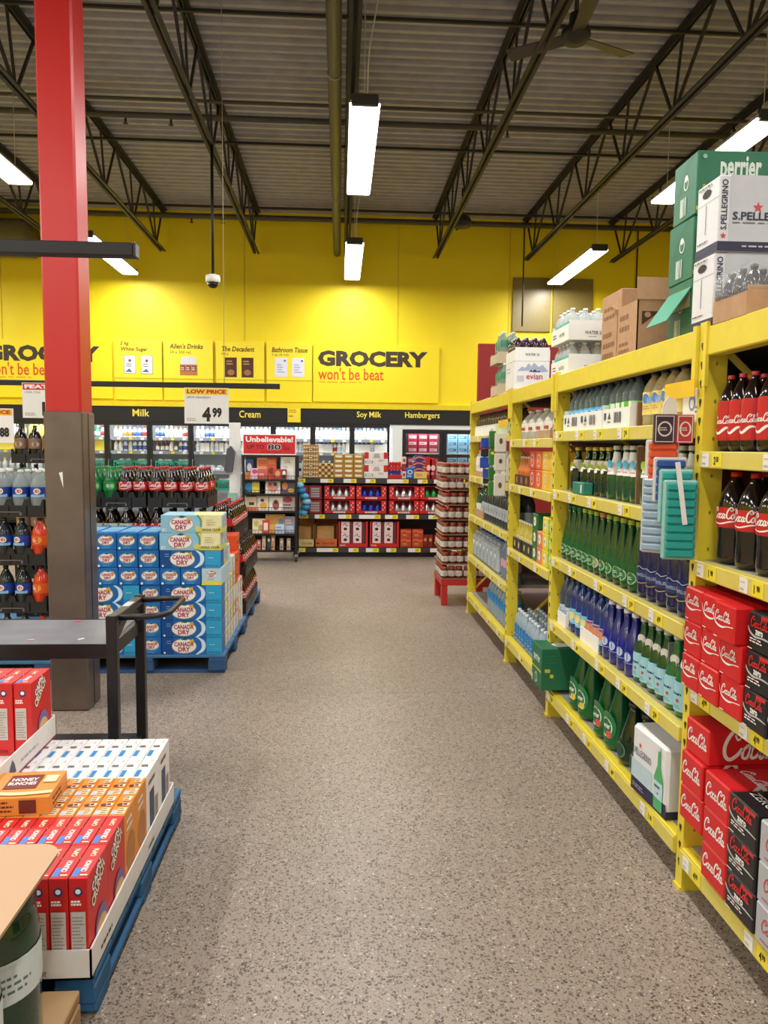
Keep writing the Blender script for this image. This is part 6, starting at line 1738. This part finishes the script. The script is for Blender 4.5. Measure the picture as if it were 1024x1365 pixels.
# ================================================================== cereal pallet
pallet(-1.75, -.652, 1.95, 3.06, 'blue pallet under the cereal boxes at lower left', M('2c5d88', .75, var=.2, sc=6, bump=.3), mat2=M('376c96', .75, var=.2, sc=6), runner=True)
TW = M('e4e0dc', .5, var=.03)
def low_tray(x0, x1, y0, y1, z, h, label, back=True):
    th = .005
    b = MB().box(x0, x1, y0, y1, z, z+th, TW)
    b.box(x1-th, x1, y0, y1, z, z+h, TW).box(x0, x0+th, y0, y1, z, z+h, TW).box(x0, x1, y0, y0+th, z, z+h, TW)
    if back:
        b.box(x0, x1, y1-th, y1, z, z+h, TW)
    return thing('cereal_tray', label, 'tray', me=b.mesh('cereal_tray'))
ZC = .1285
t = low_tray(-1.62, -.652, 1.925, 2.93, ZC, .082, 'white cardboard tray under the lower cereal boxes')
ob('printed_design', MB().dec(Dec().text('Cinnamon Toast', .8, .012, .018, INK, w=.1, sh=.1), (-1.62, 1.925, ZC), (1, 0, 0), (0, 0, 1)).dec(Dec().lines(.08, .02, .22, .045, INK, 1, .4).lines(.6, .02, .7, .045, INK, 1, .4), (-.652, 1.925, ZC), (0, 1, 0), (0, 0, 1)).mesh('printed_design', False), t)
CRD_ = M('cf2423', .4, var=.03, name='cereal_red'); TAB = M('3f7fd0', .4); CRM = M('f2e6c0', .45)
cw, cd_, ch = .049, .168, .272
def spine_red():
    d = Dec().ell(cw/2, ch*.86, .012, .013, M('2f3a6a', .5)).ell(cw/2, ch*.865, .007, .007, WHITE).lines(.006, ch*.72, .043, ch*.78, WHITE, 2, .7)
    return d.rect(.005, .06, .043, ch*.66, M('c9c2bc', .5)).lines(.008, .065, .04, ch*.62, M('8a807a', .5), 11, .35).rect(.01, .012, .04, .02, M('8e1a18', .5))
def top_red():
    return Dec().rect(.004, .008, .02, .05, TAB).text('CRUNCH', .036, .03, .016, WHITE, 'l', w=.055, bold=.04, rot=90).text("CAP'N", .036, .105, .016, CRM, 'l', w=.04, bold=.04, rot=90).rect(.026, .01, .045, .016, CRM)
def face_red():
    d = Dec().text("CAP'N", .045, ch*.75, .03, M('3a3a78', .5), 'l', w=.085, bold=.09, rot=35).text("CAP'N", .045, ch*.75, .03, WHITE, 'l', w=.085, bold=.05, rot=35)
    d.text('CRUNCH', .04, ch*.6, .035, M('3a3a78', .5), 'l', w=.12, bold=.09, rot=35).text('CRUNCH', .04, ch*.6, .035, CRM, 'l', w=.12, bold=.04, rot=35)
    return d.ell(.1, ch*.3, .05, .055, M('7a6aa0', .5)).ell(.1, ch*.27, .042, .035, M('e0b070', .5)).lines(.02, ch*.05, .07, ch*.12, M('f0b050', .5), 2)
K_cc = carton('red_cereal_box', cw, cd_, ch, CRD_, {'front': spine_red(), 'top': top_red(), 'right': face_red()}, .0015)
OG = M('e58f2c', .42, var=.05)
od, wd = .132, .172
def top_or():
    d = Dec().rect(.004, .006, .02, .034, M('b9c4d8', .5)).rect(.02, .008, .045, .05, M('f2d9b0', .5)).lines(.022, .01, .043, .048, M('6a3a1e', .5), 3, .5)
    return d.ell(.018, .068, .01, .009, M('7a2a1a', .5)).rect(.026, .06, .046, .078, M('f2ead8', .5)).rect(.028, .063, .04, .075, M('5a2a1a', .5)).rect(.02, .09, .044, .122, M('f2d9b0', .5)).lines(.022, .092, .042, .12, M('6a3a1e', .5), 2, .5)
K_oc2 = carton('orange_cereal_box', cw, od, ch, OG, {'top': top_or(), 'right': Dec().ell(.066, .12, .05, .07, M('b8763a', .5)).lines(.02, .2, .11, .25, WHITE, 2), 'front': Dec().rect(.006, .05, .042, .2, M('e8c890', .5))}, .0015)
WC = M('ece9e6', .42, var=.02)
K_wc = carton('white_cereal_box', cw, wd, ch, WC, {'top': Dec().rect(.004, .006, .02, .06, M('2f86c4', .5)).lines(.008, .085, .042, .105, M('4a3a34', .5), 2, .7).poly([(.03, .13), (.036, .155), (.04, .13)], M('c9ccd0', .5)), 'right': Dec().rect(.04, .03, .1, .2, M('3f4a6a', .5)).rect(.11, .03, .15, .15, M('9a8a7a', .5)).lines(.03, .22, .14, .25, M('7a4a3a', .5), 1), 'front': Dec().lines(.008, .05, .04, .2, TINY, 8, .3)}, .0015)
xe = -.6585
ZB_ = ZC+.0055
NC = 13
CN = ('first', 'second', 'third', 'fourth', 'fifth', 'sixth', 'seventh', 'eighth', 'ninth', 'tenth', 'eleventh', 'twelfth', 'thirteenth')
y = 1.934
for nm, kk, dd_, rows in (('red', K_cc, cd_, ('near', 'far')), ('orange', K_oc2, od, ('near', 'far')), ('white', K_wc, wd, ('near', 'far'))):
    for rn in rows:
        for c in range(NC):
            put(kk, (xe-cw/2-.0015-c*.0515, y+dd_/2, ZB_), '%s cereal box, %s from the aisle in the %s %s row' % (nm, CN[c], rn, nm), '%s cereal boxes' % nm, random.uniform(-.012, .012))
        y += dd_+.0018
# upper tray with taller red boxes
ZT = ZB_+ch+.001
t = low_tray(-1.75, -1.105, 2.3, 2.93, ZT, .085, 'upper white cardboard tray with red boxes at left edge')
ob('printed_design', MB().rect if False else MB().dec(Dec().rect(.0, .001, .63, .008, M('a8305a', .5)).poly([(.2, .02), (.26, .02), (.25, .05), (.235, .07), (.215, .05)], M('4a4a58', .5)).lines(.3, .03, .5, .05, M('b9a8a8', .5), 1), (-1.105, 2.3, ZT), (0, 1, 0), (0, 0, 1)).mesh('printed_design', False), t)
cw2, cd2, ch2 = .062, .19, .27
cw, cd_, ch = cw2, cd2, ch2
K_c3 = carton('tall_red_cereal_box', cw, cd_, ch, CRD_, {'front': spine_red(), 'top': top_red(), 'right': face_red()}, .0015)
for c in range(6):
    put(K_c3, (-1.115-cw/2-c*.066, 2.82, ZT+.0055), 'tall red cereal box on the upper tray, %s from the aisle' % CN[c], 'tall red cereal boxes', random.uniform(-.02, .02))
# orange box lying flat across the rows
d = Dec().ell(.06, .1, .055, .05, M('f2e0c8', .5)).ell(.06, .1, .04, .036, M('d8a05a', .5)).rect(.14, .06, .24, .16, M('7a2a22', .5)).text('HONEY', .19, .115, .022, WHITE, w=.08, bold=.03).text('BUNCHES', .19, .085, .022, WHITE, w=.085, bold=.03).rect(.25, .1, .29, .15, M('f2d9b0', .5)).stroke([(.0, .02), (.1, .03), (.2, .02), (.3, .03)], .02, M('f4d8a0', .5))
K_flat = carton('flat_orange_cereal_box', .3, .19, .058, M('e2923a', .45), {'top': d, 'front': Dec().rect(.0, .003, .08, .055, M('efe4dc', .5)).rect(.09, .003, .12, .055, M('6a5a8a', .5)).lines(.13, .01, .2, .05, M('5a2a22', .5), 3).rect(.21, .008, .26, .05, M('6a2a1e', .5)), 'right': Dec().lines(.03, .01, .16, .045, M('6a3a1e', .5), 2)}, .002)
put(K_flat, (-1.045, 2.37, ZT), 'orange cereal box lying flat across the other boxes', None, R(4))

# ================================================================== black utility cart
CM = M('1a181a', .4, var=.06)
t = thing('utility_cart', 'black steel utility cart with worn top and push handle', 'cart')
ob('top', MB().box(-2.1, -.985, 3.2, 3.66, .672, .7, M('77777c', .38, var=.16, sc=9), .004).mesh('top'), t)
ob('top_frame', MB().box(-2.1, -.985, 3.19, 3.2, .64, .702, CM).box(-2.1, -.985, 3.66, 3.67, .64, .702, CM).mesh('top_frame'), t)
for y in (3.2, 3.645):
    ob('post', MB().box(-.985, -.94, y-.02, y+.022, .03, .825, CM, .003).mesh('post'), t)
    ob('post', MB().box(-2.14, -2.1, y-.02, y+.022, .03, .825, CM, .003).mesh('post'), t)
ob('end_rail', MB().box(-.985, -.942, 3.22, 3.625, .785, .82, CM, .003).mesh('end_rail'), t)
ob('lower_rail', MB().box(-.985, -.96, 3.22, 3.625, .64, .7, CM).mesh('lower_rail'), t)
ob('gusset', MB().bar((-.96, 3.225, .72), (-.96, 3.4, .79), .012, .05, CM).mesh('gusset'), t)
ob('gusset', MB().bar((-.96, 3.625, .72), (-.96, 3.45, .79), .012, .05, CM).mesh('gusset'), t)
ob('handle', MB().tube([(-.95, 3.24, .805), (-.8, 3.24, .812), (-.76, 3.255, .815), (-.742, 3.29, .815), (-.742, 3.58, .815), (-.76, 3.61, .815), (-.8, 3.62, .812), (-.95, 3.62, .805)], .013, CM, 10).mesh('handle'), t)
ob('base_shelf', MB().box(-2.1, -.96, 3.2, 3.66, .1, .13, CM).mesh('base_shelf'), t)
for x in (-.98, -2.1):
    for y in (3.22, 3.62):
        ob('caster', MB().tube([(x-.015, y, .04), (x+.015, y, .04)], .04, M('2a2a2c', .5), 12).mesh('caster'), t)
for i, (x, y, c) in enumerate(((-1.25, 3.62, 'e0566a'), (-1.33, 3.27, 'd8a0a8'), (-1.12, 3.28, 'e4e4e4'))):
    thing('paper_scrap', 'tiny %s scrap on the cart top' % ('pink', 'rose', 'white')[i], 'scrap', (x, y, .7005), .4*i, None, MB().box(-.014, .014, -.007, .007, 0, .003, M(c, .6)).mesh('paper_scrap'))
thing('paper_label', 'worn white paper label on the cart end rail', 'label', (-.963, 3.45, .8205), me=MB().box(-.016, .016, -.05, .05, 0, .001, M('c9c6c2', .6, var=.12, sc=60)).mesh('paper_label'))

# ================================================================== near left: bare pallet, green jars, cardboard sheet
WD = M('a8875f', .75, var=.15, sc=9, bump=.3)
pallet(-1.6, -.672, .86, 1.9, 'bare wooden pallet in the lower left corner', WD, .125)
GJ = M('16381f', .15, var=.12, coat=.6)
dj = Dec().rect(-.09, .0, .09, .085, M('c9d0cf', .5), 10).lines(-.07, .02, .07, .07, M('5a6a64', .5), 3, .4).ell(-.03, .05, .015, .012, M('5a9a4a', .5))
K_gj = bottle('green_drum_jar', 'jar', .1, .44, GJ, M('10301a', .3), (.42, .64), M('c9d0cf', .5), dj, 24, 2, cat='jar')
JW = ('rear right', 'middle right', 'near right', 'rear left', 'middle left', 'near left')
n_ = 0
for x in (-.79, -1.0):
    for y in (1.68, 1.475, 1.27):
        put(K_gj, (x, y, .1255), 'large dark green jar under the cardboard sheet, %s' % JW[n_], 'large green jars', R(40)+random.uniform(-.2, .2))
        n_ += 1
b = MB()
pts = [(-1.5, 1.15), (-.668, 1.15)]
for k in range(7):
    a = R(90*k/6)
    pts.append((-.668-.05+.05*math.cos(a), 1.8-.05+.05*math.sin(a)))
pts.append((-1.5, 1.8))
b.prism(pts, .567, .5745, M('a8835f', .7, var=.04, sc=6), 'z')
b.prism([(x*.9995, y_) for x, y_ in pts], .5745, .5755, M('c8a483', .7, var=.03, sc=4), 'z')
thing('cardboard_sheet', 'pale cardboard sheet with rounded corner over green jars', 'cardboard', me=b.mesh('cardboard_sheet'))

# ================================================================== tell look-alikes apart by their place in a row
ORDN = ['first', 'second', 'third', 'fourth', 'fifth', 'sixth', 'seventh', 'eighth', 'ninth', 'tenth', 'eleventh', 'twelfth', 'thirteenth', 'fourteenth', 'fifteenth', 'sixteenth']
_same = {}
for o in COL.objects:
    if o.parent is None and 'label' in o:
        _same.setdefault(o['label'], []).append(o)
for lb, os_ in _same.items():
    if 1 < len(os_) <= 16 and len(lb.split()) <= 12:
        os_.sort(key=lambda o: o.location.x/max(.3, o.location.y))
        for k, o in enumerate(os_):
            o['label'] = '%s, %s from the left' % (lb, ORDN[k])
